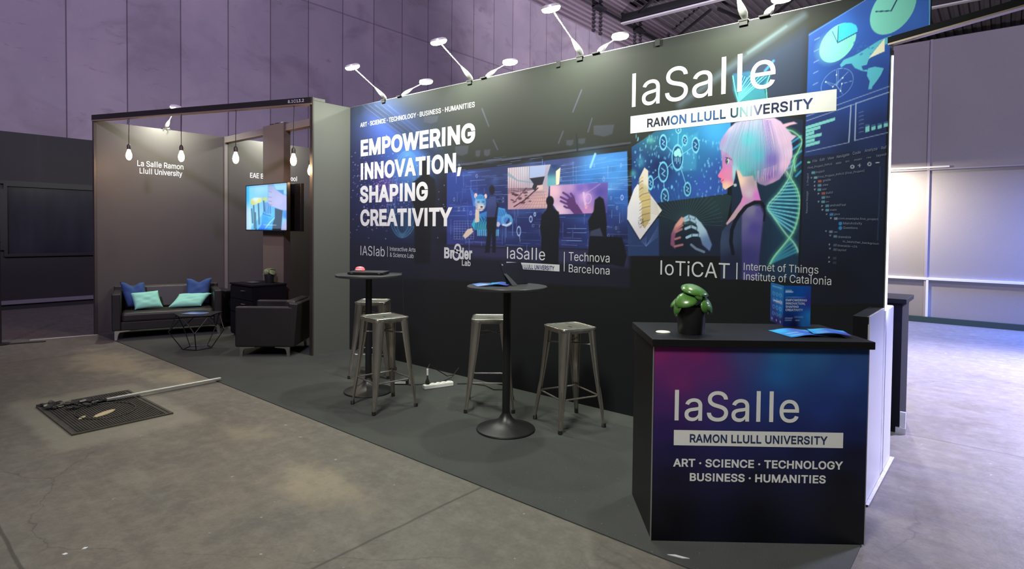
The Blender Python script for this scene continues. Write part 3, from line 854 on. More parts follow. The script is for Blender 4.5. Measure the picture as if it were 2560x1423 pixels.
    c.ell(1189.5, 490, 4, 7, (226, 196, 190)); c.ell(1214, 491, 3.4, 6, (226, 196, 190))
    c.ell(1201, 507, 14, 21, [(1200, 492, (75, 160, 225)), (1206, 518, (225, 212, 206)), (1192, 520, (205, 196, 200)), (1212, 505, (70, 150, 215))], soft=2)
    for k in range(7): c.line([(1190 + k * 3.6, 489 + abs(k - 3)), (1192 + k * 3.4, 497)], 1.2, (24, 46, 100), 0.8)
    for (eu, ev) in ((1196, 505.5), (1208, 505)): c.ell(eu, ev, 3.4, 2.4, (24, 40, 84)); c.ell(eu, ev, 2.4, 1.7, (190, 226, 240)); c.ell(eu, ev, 1.0, 1.4, (16, 24, 50))
    c.ell(1204, 517.5, 3.2, 2.2, (70, 48, 60)); c.line([(1198, 524), (1204, 522), (1210, 524)], 1.2, (80, 60, 70), 0.9)
    for k in range(4): c.line([(1188, 510 + k * 4), (1194, 511 + k * 4)], 1.1, (30, 60, 110), 0.7); c.line([(1210, 511 + k * 3), (1214, 510 + k * 3)], 1.1, (30, 60, 110), 0.7)
    for k in range(4): c.line([(1176 + k * 4, 470 + k * 6), (1184 + k * 1.5, 515)], 1.8, (80, 150, 235), 0.6)
    # pictured room drawing
    c.poly([(1269.5, 420), (1377, 411), (1367.5, 521), (1269.5, 523.8)], [(1280, 440, (196, 180, 190)), (1300, 510, (190, 150, 160)), (1350, 505, (205, 165, 165)), (1340, 440, (150, 150, 175)), (1280, 490, (178, 140, 152)), (1310, 430, (192, 188, 200))])
    c.poly([(1323, 417), (1365, 413), (1361, 440), (1324, 446)], (158, 172, 208), 1.2)
    c.poly([(1324, 446), (1362, 441), (1356, 462), (1343, 464), (1338, 478), (1330, 470), (1334, 460)], (46, 46, 58), 1.4)
    c.poly([(1343, 464), (1357, 462), (1357, 474), (1344, 476)], (214, 180, 176), 1.2)
    for k in range(10): c.line([(1274 + k * 5.5, 420 - k * 0.4), (1274 + k * 5.5, 470 + (k % 3) * 8)], 1.0, (64, 54, 70), 0.55)
    for k in range(7): c.line([(1270, 470 + k * 2 + 2), (1330 + 2 * k, 470 + k * 0.5)], 1.0, (74, 56, 70), 0.7)
    for k in range(14): c.ell(1273 + R() * 60, 478 + R() * 30, 3 + R() * 3, 1.5 + R() * 2, (70, 48, 62), R() * 60 - 30, alpha=0.8)
    c.line([(1285, 517), (1312, 500), (1345, 470)], 3, (58, 40, 54), 0.9); c.line([(1290, 500), (1316, 470)], 2.2, (70, 50, 64), 0.8)
    for k in range(10): c.line([(1290 + k * 8, 522), (1340 + k * 2.2, 478)], 0.9, (130, 96, 106), 0.6)
    for k in range(6): c.line([(1300, 519 - k * 7), (1366, 519 - k * 8)], 0.9, (130, 96, 106), 0.6)
    c.poly([(1270, 430), (1295, 450), (1330, 455), (1330, 458), (1293, 453), (1270, 440)], (120, 150, 165), 1.2, 0.8)
    c.poly([(1377, 411), (1401, 412), (1399, 421), (1391, 430), (1390, 464), (1369, 466), (1369, 436)], [(1385, 416, (46, 60, 104)), (1374, 455, (96, 168, 176)), (1386, 455, (110, 170, 180)), (1376, 425, (58, 84, 124))], 1.2)
    c.poly([(1390, 428), (1401, 419), (1398, 461), (1390, 463)], (238, 222, 190), 1.2)
    # the purple hand picture
    c.poly([(1375, 464), (1520, 456), (1518, 532), (1398, 536), (1375, 500)], [(1385, 480, (226, 182, 198)), (1400, 525, (222, 190, 214)), (1430, 495, (122, 96, 178)), (1425, 470, (176, 140, 190)), (1500, 480, (86, 78, 160)), (1470, 532, (196, 140, 196)), (1462, 492, (206, 164, 222)), (1450, 470, (120, 100, 184)), (1480, 465, (110, 92, 176)), (1510, 520, (78, 72, 150))], 1.4)
    hand = (92, 58, 112)
    c.poly([(1416, 500), (1430, 492), (1444, 512), (1458, 534), (1436, 536), (1420, 518)], hand, 2)
    for f in ([(1428, 498), (1418, 488), (1408, 482)], [(1424, 504), (1412, 498), (1402, 493)], [(1422, 512), (1410, 507), (1402, 503)], [(1424, 520), (1416, 519), (1411, 516)]):
        c.line(f, 5.2, hand, 1, 2)
    c.line([(1436, 502), (1433, 492), (1427, 484)], 4.5, hand, 1, 2)
    c.line([(1459, 482), (1461, 500), (1465, 520)], 4, (236, 206, 236), 0.8, 3)
    c.ring(1470, 497, 8, 12, 1.5, (226, 190, 236), 10, 0.7)
    c.ell(1466, 516, 4, 3, (232, 150, 176), soft=2)
    for k in range(6): c.line([(1440 + k * 4, 486), (1441 + k * 4, 500 + R() * 12)], 1.4, (196, 150, 206), 0.5)
    c.line([(1462, 486), (1500, 460)], 2, (220, 200, 240), 0.4, 3)
    # onlookers seen from behind
    blk = (27, 29, 36)
    c.poly([(1055, 398), (1070, 395), (1073, 426), (1072, 438), (1086, 448), (1091, 480), (1089, 505), (1083, 525), (1079, 560), (1075, 660), (1036, 660), (1036, 560), (1035, 520), (1030, 500), (1033, 455), (1052, 440), (1053, 425)], blk, 4)
    c.ell(1230, 475, 7, 12, (34, 34, 46), soft=3)
    c.poly([(1224, 492), (1238, 490), (1246, 508), (1243, 545), (1217, 545), (1218, 505)], [(1230, 500, (62, 74, 124)), (1240, 530, (52, 60, 104))], 3)
    c.poly([(1240, 500), (1247, 512), (1240, 552), (1236, 545), (1242, 515)], (36, 36, 48), 2)
    c.poly([(1217, 543), (1243, 543), (1240, 580), (1239, 632), (1231, 632), (1229, 585), (1224, 632), (1212, 632), (1217, 590)], (30, 32, 44), 2.5)
    c.ell(1375, 503, 9.8, 13, blk, soft=2)
    c.poly([(1369, 512), (1381, 512), (1384, 522), (1397, 530), (1400, 560), (1397, 592), (1396, 662), (1353, 662), (1353, 592), (1350, 570), (1354, 538), (1367, 523)], blk, 2.5)
    c.poly([(1499, 491), (1509, 498), (1513, 520), (1517, 560), (1516, 592), (1474, 592), (1470, 552), (1484, 528), (1487, 500)], blk, 3)
    c.poly([(1476, 578), (1500, 570), (1508, 592), (1474, 592)], (62, 66, 92), 3)
    c.poly([(1474, 590), (1555, 593), (1567, 640), (1560, 668), (1530, 662), (1466, 662)], (25, 27, 34), 3)
    # projector shapes on the pictured ceiling
    for (u, v, w, h) in ((1510, 328, 26, 14), (1155, 378, 17, 12), (1195, 385, 6, 8), (1218, 383, 8, 8), (1425, 358, 9, 7), (1455, 354, 9, 7), (1078, 300, 18, 9)):
        c.poly([(u - w, v - h), (u + w, v - h * 1.2), (u + w * 0.8, v + h * 0.5), (u, v + h), (u - w, v + h * 0.6)], (74, 78, 92), 3, 0.6)
    for p in ([(1454, 225), (1432, 280)], [(1408, 328), (1396, 358)], [(1205, 272), (1222, 316)], [(1233, 350), (1244, 374)], [(1480, 296), (1470, 330)]):
        c.line(p, 3, (88, 94, 122), 0.55, 2)
    c.line([(1441, 336), (1444, 378)], 4, (40, 42, 50), 0.9)
    # right projection wall
    pal = [(1600, 410, (32, 60, 114)), (1622, 352, (46, 98, 124)), (1700, 350, (54, 144, 184)), (1790, 332, (66, 160, 222)), (1812, 440, (52, 82, 166)), (1700, 480, (42, 84, 158)), (1650, 490, (40, 72, 144)), (1650, 420, (26, 42, 92)), (1730, 400, (46, 114, 170)), (1590, 490, (44, 74, 150)), (1760, 470, (54, 90, 180))]
    c.poly([(1579, 368), (1636, 330), (1770, 306), (1836, 270), (1818, 485), (1580, 516)], pal, 1.5)
    c.blob(1627, 350, 9, 8, (120, 220, 190), 0.6); c.blob(1583, 434, 8, 9, (110, 220, 200), 0.5); c.blob(1602, 405, 10, 14, (90, 200, 220), 0.5)
    c.poly([(1704, 350), (1745, 330), (1740, 424), (1700, 430)], (92, 190, 222), 6, 0.35)
    for _ in range(170):
        u = 1584 + R() * 230; v = 335 + R() * 160
        c.ell(u, v, 0.8 + R() * 1.6, 1.2 + R() * 4.2, (120, 205, 245), alpha=0.3 + R() * 0.5)
    net = {'a': (1693.8, 394, 13.5, 31), 'b': (1658, 356, 8.5, 18), 'c': (1658, 430, 11.5, 24), 'd': (1739, 363, 8.5, 18), 'e': (1712, 351, 6, 12), 'f': (1626, 457, 6.5, 16), 'g': (1662, 492, 9, 19), 'h': (1718.5, 473, 8, 16), 'i': (1696, 325, 6, 8)}
    for p, q in ('ab', 'ac', 'ad', 'ae', 'cf', 'cg', 'ah', 'ai'):
        c.line([net[p][:2], net[q][:2]], 1.8, (130, 215, 240), 0.8)
    for k, (u, v, a, d) in net.items():
        c.ell(u, v, a, d, (34, 66, 122), alpha=0.85); c.ring(u, v, a, d, 2.4, (120, 210, 240), 0, 0.95)
        if k != 'a':
            c.line([(u - a * 0.4, v - d * 0.4), (u + a * 0.4, v - d * 0.1), (u - a * 0.3, v + d * 0.2), (u + a * 0.4, v + d * 0.45)], 2, (140, 220, 245), 0.85)
    for (u, v, a, d) in ((1690, 384, 5.5, 8), (1696, 380, 6, 9), (1700, 387, 4.5, 6)): c.ell(u, v, a, d, (150, 228, 226))
    for k in range(4): c.line([(1688 + k * 4, 395), (1688 + k * 4, 404 + (k % 2) * 5)], 1.5, (150, 225, 240), 0.9)
    # blue block and dark hands picture
    c.poly([(1570, 558), (1648, 545), (1648, 640), (1570, 640)], (48, 70, 124), 2, 0.8)
    for k in range(5): c.line([(1600 + k * 4, 600 - k * 2), (1615, 616), (1645, 590 - k * 6)], 1.0, (110, 140, 200), 0.5)
    c.poly([(1648, 506), (1818, 486), (1830, 490), (1800, 640), (1648, 640)], [(1660, 520, (30, 44, 56)), (1740, 540, (34, 52, 60)), (1790, 510, (40, 60, 66)), (1700, 620, (28, 34, 52)), (1780, 600, (32, 40, 62))], 2)
    for k in range(26):
        a = math.radians(200 + k * 6.5); c.line([(1712, 560), (1712 + 95 * math.cos(a), 560 + 95 * math.sin(a))], 1.4, (92, 124, 128), 0.32)
    rob = (158, 192, 218)
    for f in ([(1712, 552), (1725, 548), (1740, 556), (1752, 570)], [(1714, 572), (1728, 566), (1742, 572), (1752, 580)], [(1717, 594), (1730, 588), (1746, 588), (1756, 592)], [(1708, 548), (1722, 540), (1738, 546), (1750, 560)]):
        c.line(f, 6.5, rob, 1, 2)
        for q in f[1:-1]: c.ell(q[0], q[1], 1.2, 3.4, (60, 80, 104))
    c.poly([(1738, 548), (1752, 556), (1766, 576), (1780, 612), (1774, 628), (1756, 612), (1748, 585)], [(1750, 565, (170, 200, 222)), (1772, 612, (96, 122, 168))], 3)
    c.line([(1728, 612), (1740, 622), (1760, 630)], 6, (120, 140, 172), 0.9, 2)
    pk = (176, 116, 122)
    c.poly([(1704, 542), (1712, 548), (1702, 566), (1690, 580), (1686, 600), (1688, 622), (1676, 612), (1678, 585), (1688, 562)], [(1705, 552, (222, 160, 150)), (1682, 600, (132, 78, 112))], 3)
    for f in ([(1692, 573), (1706, 563)], [(1690, 580), (1704, 573)], [(1688, 598), (1700, 594)], [(1688, 616), (1706, 612)]): c.line(f, 5.5, pk, 0.95, 2)
    # sketch of a tower on white paper
    c.poly([(1585, 473), (1594, 460), (1621, 480), (1655, 526), (1600, 600), (1568, 548), (1569, 518)], [(1590, 480, (228, 226, 226)), (1640, 530, (218, 214, 208)), (1600, 580, (212, 206, 216)), (1575, 545, (222, 220, 228))], 1.3)
    c.line([(1569, 551), (1600, 602), (1654, 530)], 3, (34, 36, 50), 0.7)
    c.poly([(1611, 419), (1620.5, 427), (1621, 478), (1627, 490), (1626, 548), (1612, 572), (1604, 560), (1604, 506), (1597, 494), (1598, 446)], [(1612, 430, (222, 214, 198)), (1605, 470, (196, 180, 140)), (1616, 500, (206, 184, 128)), (1612, 550, (182, 162, 116)), (1617, 455, (224, 218, 206))], 1.2)
    for k in range(15):
        v = 443 + k * 8.6
        c.line([(1599, v + 6), (1606, v), (1607 if v < 480 else 1625, v + (2 if v < 480 else -5))], 1.7, (96, 84, 64) if k % 2 else (196, 164, 84), 0.7)
    for k in range(40): c.ell(1596 + R() * 14, 545 + R() * 25, 0.8, 0.8, (60, 60, 64), alpha=0.8)
    for k in range(9): c.line([(1623 + k * 0.4, 492 + k * 5), (1642 + k, 512 + k * 3.4)], 0.9, (150, 146, 140), 0.6)
    # backdrop of the helix
    c.poly([(1826, 280), (2009, 300), (2001, 700), (1820, 690), (1830, 490)], [(1850, 600, (30, 38, 62)), (1985, 320, (34, 46, 74)), (1960, 640, (34, 52, 78)), (1940, 540, (32, 48, 74)), (1990, 480, (26, 54, 74))], 2)
    c.blob(1965, 560, 38, 120, (34, 82, 110), 0.5)
    # helix between the big letters
    c.poly([(1832, 185), (1875, 178), (1925, 190), (1912, 225), (1918, 252), (1846, 262), (1832, 225)], [(1850, 200, (46, 120, 160)), (1900, 235, (64, 190, 205)), (1870, 250, (70, 205, 210))], 5, 0.55)
    c.poly([(1846, 196), (1922, 190), (1908, 214), (1852, 218)], (24, 60, 96), 8, 0.6)
    for k in range(11): c.line([(1846, 225 + k * 3), (1856 + k * 6, 190 + (k % 3) * 2)], 2, (130, 225, 235), 0.6)
    c.line([(1832, 190), (1838, 225), (1848, 262)], 2.5, (110, 230, 190), 0.8); c.line([(1925, 185), (1915, 215), (1918, 252)], 2.5, (110, 230, 190), 0.8)
    # helix ribbon
    def bez(pts, n=26):
        P = np.array(pts, float); out = []
        for i in range(len(P) - 1):
            p0 = P[max(i - 1, 0)]; p1 = P[i]; p2 = P[i + 1]; p3 = P[min(i + 2, len(P) - 1)]
            for t in np.linspace(0, 1, n, endpoint=False):
                out.append(0.5 * ((2 * p1) + (-p0 + p2) * t + (2 * p0 - 5 * p1 + 4 * p2 - p3) * t * t + (-p0 + 3 * p1 - 3 * p2 + p3) * t ** 3))
        return out + [P[-1]]
    E_ = lambda pts: [(1760 + x * 0.2951, 280 + y * 0.2951) for x, y in pts]
    L1 = bez(E_([(770, 380), (745, 470), (720, 560), (640, 680), (540, 800), (590, 890), (690, 1030), (760, 1110), (800, 1190)]))
    L2 = bez(E_([(680, 480), (740, 570), (790, 660), (812, 760), (800, 880), (760, 1010), (690, 1110), (600, 1220), (560, 1290)]))
    L3 = bez(E_([(700, 150), (760, 170), (830, 240), (800, 330), (765, 400), (770, 500)]))
    n1, n2 = len(L1), len(L2)
    for k in range(13):
        p = L1[int(n1 * (0.30 + 0.028 * k))]; q = L2[int(n2 * (0.16 + 0.040 * k))]
        c.line([p, q], 6.0, (66, 168, 205), 0.75, 3); c.line([p, q], 2.6, (140, 220, 240), 0.75)
    for k in range(5):
        p = L1[int(n1 * (0.82 + 0.04 * k)) - 1]; q = L2[int(n2 * (0.86 + 0.028 * k)) - 1]
        c.line([p, q], 5.5, (64, 156, 190), 0.75, 3)
    for p, q in (((740, 260), (822, 205)), ((750, 320), (828, 262)), ((760, 375), (826, 330)), ((722, 440), (760, 405)), ((712, 480), (745, 455)), ((770, 470), (822, 425)), ((778, 545), (822, 500))):
        c.line(E_([p, q]), 5, (64, 160, 215), 0.85, 2)
    for Ln, col in ((L1, (122, 205, 190)), (L2, (120, 214, 160)), (L3, (116, 214, 150))):
        c.line(Ln[::3], 13, col, 0.28, 10); c.line(Ln[::3], 5, col, 0.6, 4); c.line(Ln[::3], 1.5, (190, 240, 200), 0.7)
    c.line([(u - 4, v + 3) for u, v in L2[::4]], 1.3, (130, 220, 190), 0.6); c.line([(u + 4, v + 4) for u, v in L1[::4]], 1.3, (150, 226, 210), 0.6)
    # woman in profile with short pale hair
    c.poly(E_([(270, 480), (440, 540), (452, 640), (478, 740), (500, 775), (400, 800), (340, 830), (262, 905), (200, 968), (186, 945), (310, 765), (327, 718), (300, 600)]),
           [(1848, 452, (246, 214, 190)), (1872, 485, (206, 190, 204)), (1858, 500, (226, 140, 200)), (1893, 490, (222, 120, 214)), (1838, 540, (196, 164, 176)), (1870, 505, (196, 150, 206)), (1885, 455, (176, 160, 170))], 2)
    c.poly(E_([(190, 962), (262, 900), (335, 800), (420, 758), (500, 768), (515, 850), (505, 960), (478, 1250), (470, 1420), (140, 1420), (138, 1100), (152, 1012)]), [(1805, 600, (58, 74, 104)), (1830, 560, (52, 64, 96)), (1830, 660, (34, 40, 66)), (1890, 640, (40, 44, 78))], 2)
    c.poly(E_([(322, 880), (345, 820), (400, 790), (475, 800), (505, 870), (490, 1000), (468, 1240), (460, 1420), (325, 1420), (318, 1020)]), [(1878, 525, (126, 124, 160)), (1900, 530, (96, 84, 156)), (1885, 570, (80, 72, 150)), (1870, 640, (62, 60, 120)), (1862, 560, (104, 100, 150))], 4)
    c.line(E_([(505, 800), (480, 765), (430, 765), (360, 800), (300, 870), (262, 930), (236, 1000), (228, 1100), (246, 1200)]), 9, (22, 24, 38), 0.95, 2)
    c.line(E_([(500, 775), (515, 850), (508, 920)]), 5, (22, 24, 38), 0.9, 2)
    c.poly(E_([(200, 330), (140, 322), (150, 372), (155, 470), (118, 540), (126, 556), (146, 562), (138, 588), (154, 604), (158, 640), (180, 660), (248, 612), (268, 500), (250, 390)]),
           [(1804, 398, (176, 124, 188)), (1815, 430, (226, 132, 182)), (1799, 443, (244, 120, 160)), (1816, 467, (248, 204, 178)), (1830, 440, (220, 140, 182)), (1805, 420, (206, 120, 180)), (1826, 410, (190, 140, 200))], 1.5)
    c.line(E_([(140, 592), (160, 580), (166, 572)]), 1.6, (176, 60, 110), 0.9)
    c.ell(1818, 402, 4.4, 8, (74, 62, 104), 8); c.ell(1819.5, 403, 3.4, 6.4, (206, 218, 210), 8); c.ell(1818, 404, 2, 4.6, (70, 116, 112), 8); c.ell(1817.6, 404, 0.9, 2.2, (24, 30, 40), 8)
    c.line(E_([(182, 385), (215, 392), (232, 405)]), 2, (58, 44, 84), 0.9)
    c.line(E_([(175, 652), (205, 640), (250, 612)]), 1.4, (250, 220, 200), 0.8)
    c.ell(1838, 463, 4, 4, (210, 226, 236), alpha=0.8)
    hair = [(1806, 350, (168, 152, 202)), (1830, 312, (208, 186, 222)), (1855, 298, (206, 180, 216)), (1905, 298, (222, 186, 220)), (1870, 350, (98, 198, 214)), (1860, 420, (88, 186, 194)), (1895, 390, (92, 184, 206)), (1930, 400, (120, 104, 188)), (1922, 440, (126, 92, 176)), (1960, 350, (230, 194, 226)), (1965, 410, (240, 196, 234)), (1932, 455, (196, 150, 196)), (1880, 440, (84, 150, 158)), (1837, 430, (170, 208, 222)), (1835, 360, (150, 170, 206)), (1975, 385, (236, 206, 240)), (1905, 452, (150, 130, 170)), (1940, 320, (224, 186, 222))]
    c.poly(E_([(130, 318), (135, 260), (165, 200), (210, 140), (262, 95), (360, 60), (590, 45), (650, 80), (690, 130), (745, 190), (785, 205), (740, 245), (750, 300), (748, 380), (712, 470), (640, 570), (585, 600), (520, 625), (470, 610), (428, 580), (415, 540), (330, 548), (300, 500), (272, 490), (262, 560), (250, 600), (240, 560), (240, 470), (246, 405), (200, 345), (150, 326)]), hair, 3)
    c.poly(E_([(650, 110), (700, 95), (760, 82), (792, 98), (730, 112), (690, 130)]), (232, 186, 206), 3)
    for k in range(150):
        a = R(); u0 = 250 + a * 400; u1 = 150 + a * 590 + rs.normal() * 14
        yb = 330 + 320 * math.sin(min(1, a * 1.25) * math.pi * 0.62)
        if a < 0.12: yb = 340
        pts = E_([(u0 + 40 * (0.5 - a), 62 + 30 * abs(a - 0.5)), (u0 * 0.45 + u1 * 0.55, 200 + R() * 60), (u1, 350 + R() * 40), (u1 - 20 * (a - 0.4), min(yb, 560) - R() * 50)])
        light_ = R() < 0.6
        uu, vv = pts[2]
        ii = np.array([0]); tone = np.zeros(3); wsum = 0
        for (hu, hv, rgb) in hair:
            w = 1 / ((hu - uu) ** 2 + (hv - vv) ** 2 + 12) ** 1.25; wsum += w; tone = tone + w * np.array(rgb)
        tone = tone / wsum
        c.line(bez(pts, 6), 1.1, tuple(np.clip(tone * (1.12 if light_ else 0.86), 0, 255)), 0.30)
    for k in range(40):
        a = R(); u = 1888 + a * 90; c.line([(u, 430 - a * 30), (u - 4 + R() * 8, 452 + R() * 18 - a * 50)], 1.2, (236, 190, 226), 0.4)
    # dashboard
    pal = [(2030, 100, (50, 88, 168)), (2110, 60, (56, 106, 200)), (2200, 80, (52, 92, 186)), (2260, 20, (60, 104, 196)), (2030, 200, (48, 92, 180)), (2130, 230, (42, 74, 156)), (2200, 200, (44, 72, 152)), (2060, 330, (44, 60, 116)), (2200, 330, (36, 48, 96)), (2120, 380, (34, 46, 84)), (2300, 40, (64, 110, 205)), (2150, 20, (50, 88, 170))]
    c.poly([(2022, 84), (2164, 0), (2215, -30), (2420, -60), (2420, 120), (2226, 120), (2214, 372), (2010, 392), (2017, 235)], pal, 1.5)
    c.line([(2022, 88), (2164, 0), (2230, -40)], 1.6, (120, 170, 235), 0.7)
    c.poly([(2010, 236), (2017, 235), (2010, 400), (2000, 700), (1994, 700)], (26, 30, 40), 1.5)
    c.poly([(2010, 392), (2214, 372), (2206, 760), (1998, 760)], [(2050, 430, (38, 46, 72)), (2190, 440, (34, 44, 72)), (2100, 560, (32, 40, 64)), (2100, 700, (26, 29, 42)), (2180, 650, (26, 32, 50))], 3)
    c.ell(2094.5, 107, 57, 36, (132, 226, 212), -50)
    c.ell(2078, 120, 38, 30, (150, 236, 222), -50, soft=24, alpha=0.5)
    c.poly([(2094, 107), (2096, 64), (2112, 57), (2128, 57), (2140, 63), (2144, 72), (2143, 82)], (70, 206, 236), 1.3)
    c.line([(2081, 79), (2094, 107), (2096, 64)], 1.8, (30, 62, 120), 0.9); c.line([(2094, 107), (2143, 81)], 2.4, (30, 62, 120), 0.9)
    c.ell(2233, 22, 74, 46, (128, 212, 200), -52)
    c.line([(2190, 29), (2228, 27), (2243, -2)], 3, (28, 50, 96), 0.95)
    c.line([(2324, -60), (2324, 120)], 2.2, (120, 214, 226), 0.9)
    c.poly([(2327, -60), (2460, -60), (2460, 120), (2327, 120)], (62, 80, 136), 2)
    G = lambda pts: [(2000 + x * 0.274, y * 0.274) for x, y in pts]
    c.poly(G([(365, 590), (400, 545), (490, 510), (560, 470), (640, 420), (720, 370), (830, 325), (835, 370), (740, 440), (680, 490), (625, 545), (610, 590), (560, 605), (575, 640), (610, 635), (640, 660), (560, 645), (500, 620), (470, 580), (420, 585), (375, 615)]), (92, 186, 212), 1.6)
    for k in range(30): c.ell(2000 + (480 + R() * 300) * 0.274, (500 - R() * 120) * 0.274, 2 + R() * 3, 1 + R() * 2, (58, 110, 190), -30, alpha=0.6)
    c.poly(G([(620, 625), (680, 608), (765, 622), (740, 680), (700, 740), (660, 790), (655, 812), (622, 815), (636, 740), (610, 690)]), (92, 186, 212), 1.6)
    c.poly(G([(772, 350), (772, 468), (628, 532), (690, 450)]), (236, 234, 208), 1.6)
    c.ring(2093, 209, 45, 32, 1.1, (150, 190, 235), -40, 0.7)
    for p in ([(235, 745), (330, 775), (390, 710)], [(330, 775), (370, 830), (380, 765), (470, 740)], [(335, 640), (335, 780)], [(350, 640), (345, 780)], [(235, 750), (300, 790), (440, 655)], [(390, 860), (330, 775)]):
        c.line(G(p), 1.1, (160, 200, 240), 0.75)
    for (x, y) in ((235, 748), (390, 710), (300, 792), (370, 830), (382, 764), (333, 683)): c.ell(2000 + x * 0.274, y * 0.274, 1.8, 1.8, (225, 238, 250))
    for (x, y) in ((155, 355), (150, 460), (148, 560), (143, 660), (140, 765)): c.line(G([(x - 20, y + 10), (x + 22, y - 12)]), 2.4, (140, 165, 215), 0.75)
    for p in ([(60, 1060), (815, 787)], [(60, 1103), (815, 840)], [(345, 1003), (465, 960), (446, 1300), (55, 1388)], [(815, 840), (510, 942), (500, 1282), (800, 1210)]):
        c.line(G(p), 1.9, (158, 176, 214), 0.8, 1.5)
    for p in ([(465, 962), (446, 1298)], [(510, 942), (500, 1282)]): c.line(G(p), 3, (170, 186, 220), 0.8)
    for (x, y0, y1) in ((320, 1168, 1085), (186, 1200, 1160), (130, 1232, 1207), (198, 1262, 1225), (134, 1296, 1275), (181, 1330, 1296)):
        c.poly(G([(52, y0 - 14), (x, y1 - 14), (x, y1 + 14), (52, y0 + 14)]), (128, 206, 206), 1.2)
    for (x, y, h) in ((615, 1178, 26), (670, 1170, 16), (727, 1157, 16), (783, 1142, 16)):
        c.poly(G([(x - 19, y - h + 4), (x + 19, y - h - 4), (x + 19, y + h - 4), (x - 19, y + h + 4)]), (128, 206, 206), 1.2)
        c.poly(G([(x - 19, y - h - 14), (x + 19, y - h - 22), (x + 19, y - h - 4), (x - 19, y - h + 4)]), (58, 100, 150), 1.2)
    for k in range(6): c.line(G([(540, 1028 + k * 36), (578, 1018 + k * 36)]), 2, (130, 145, 190), 0.6)
    # folders and arrows of the code window
    H = lambda x, y: (2000 + x * 0.26, 350 + y * 0.26)
    for (x, y, col) in ((190, 397, (150, 84, 74)), (188, 437, (92, 140, 160)), (186, 478, (92, 140, 160)), (225, 515, (150, 84, 74)), (224, 554, (92, 140, 160)), (222, 595, (92, 140, 160)), (262, 634, (92, 140, 160)), (262, 676, (92, 140, 160)), (303, 716, (60, 130, 190)), (345, 757, (110, 140, 160)), (297, 882, (110, 124, 140)), (340, 928, (92, 120, 140)), (338, 1012, (74, 90, 110)), (336, 1054, (74, 90, 110)), (333, 1138, (56, 66, 84)), (333, 1180, (50, 58, 76)), (150, 362, (110, 150, 165)), (128, 315, (96, 150, 160))):
        u, v = H(x, y); c.poly([(u - 4.4, v - 2.6), (u + 4.4, v - 3.2), (u + 4.4, v + 2.8), (u - 4.4, v + 3.2)], col, 1.2)
    for (x, y) in ((388, 804), (388, 847)):
        u, v = H(x, y); c.ell(u, v, 4.6, 4.4, (52, 130, 190))
    for (x, y, dn) in ((110, 365, 1), (142, 402, 0), (142, 440, 0), (142, 478, 1), (178, 516, 0), (178, 595, 1), (213, 634, 0), (216, 674, 1), (256, 714, 1), (296, 754, 1), (250, 877, 1), (290, 920, 1), (284, 1005, 0), (288, 1046, 1), (280, 1130, 0), (280, 1172, 0)):
        u, v = H(x, y)
        c.poly([(u - 2.4, v - 1.8), (u + 2.4, v - 1.8), (u, v + 2.2)] if dn else [(u - 1.8, v - 2.4), (u + 2.4, v), (u - 1.8, v + 2.4)], (180, 190, 205), 1.0, 0.85)
    for (x, y) in ((503, 258), (668, 232)):
        u, v = H(x, y); c.ring(u, v, 4, 3.8, 2.2, (190, 198, 210), 0, 0.9)
    u, v = H(573, 246); c.line([(u - 4, v), (u + 4, v)], 1.4, (190, 198, 210)); c.line([(u, v - 4), (u, v + 4)], 1.4, (190, 198, 210))
    u, v = H(745, 218); c.line([(u - 5, v + 1), (u + 5, v - 1)], 1.6, (190, 198, 210))
    u, v = H(84, 215); c.ell(u, v, 4, 2.4, (110, 200, 140))
    c.line([H(770, 260), H(765, 520), H(745, 960)], 3.4, (52, 66, 96), 0.7)
    return c.C

us = np.arange(858, 2236, 1.4)
xs = np.array([on_y(u, 600, YM)[0] for u in us])
xs = np.unique(np.concatenate([xs[(xs > MX0) & (xs < MX2)], [MX0, MX1, MX2]]))
xs = np.unique(np.concatenate([xs, np.linspace(MX1, MX2, 60)]))
zs = np.unique(np.concatenate([np.linspace(0, MZ, 600), [2.70]]))
GX, GZ = np.meshgrid(xs, zs)
GP = np.stack([GX, np.full_like(GX, YM), GZ], -1)
PU, PV = project(GP.reshape(-1, 3))
mc = paint_mural(PU, PV, np.random.default_rng(5))
keep = ~((GX[:-1, :-1] >= MX1 - 1e-6) & (GZ[:-1, :-1] < 2.70 - 1e-6))
PRINT_MAT = vcol_mat('printed_fabric', 0.55, 0.15)
PRINT_MAT.node_tree.nodes['Principled BSDF'].inputs['Sheen Weight'].default_value = 0.06
PRINT_MAT.node_tree.nodes['Principled BSDF'].inputs['Sheen Roughness'].default_value = 0.5
grid_mesh('mural_print', GP, keep, mc, PRINT_MAT, mural)

def px_text(L, s, bl, br, tl, tr, w=0.0, lift=0.0014):
    L.put(s, mp(*bl, lift), mp(*br, lift), mp(*tl, lift), mp(*tr, lift), w)
def flat_text(L, s, u0, u1, vb0, vt0, vb1, vt1, w=0.0, lift=0.0014, sz=1.0):
    """a line set level on the wall; its ends and heights averaged from both ends"""
    a, b_ = mp(u0, vb0), mp(u1, vb1); c, d = mp(u0, vt0), mp(u1, vt1)
    z0 = (a[2] + b_[2]) / 2; z1 = (c[2] + d[2]) / 2
    y = YM - lift
    L.put(s, (a[0], y, z0), (b_[0], y, z0), (a[0], y, z1), (b_[0], y, z1), w)
DOT = ' \u00b7 '
L = Lettering()
flat_text(L, DOT.join(('ART', 'SCIENCE', 'TECHNOLOGY', 'BUSINESS', 'HUMANITIES')), 901, 1187, 316.6, 306, 269, 256.8, 0.008)
flat_text(L, 'EMPOWERING', 902, 1188, 388, 348.3, 354, 309.5, BOLD)
flat_text(L, 'INNOVATION,', 902, 1154, 445.8, 407.7, 429, 382, BOLD)
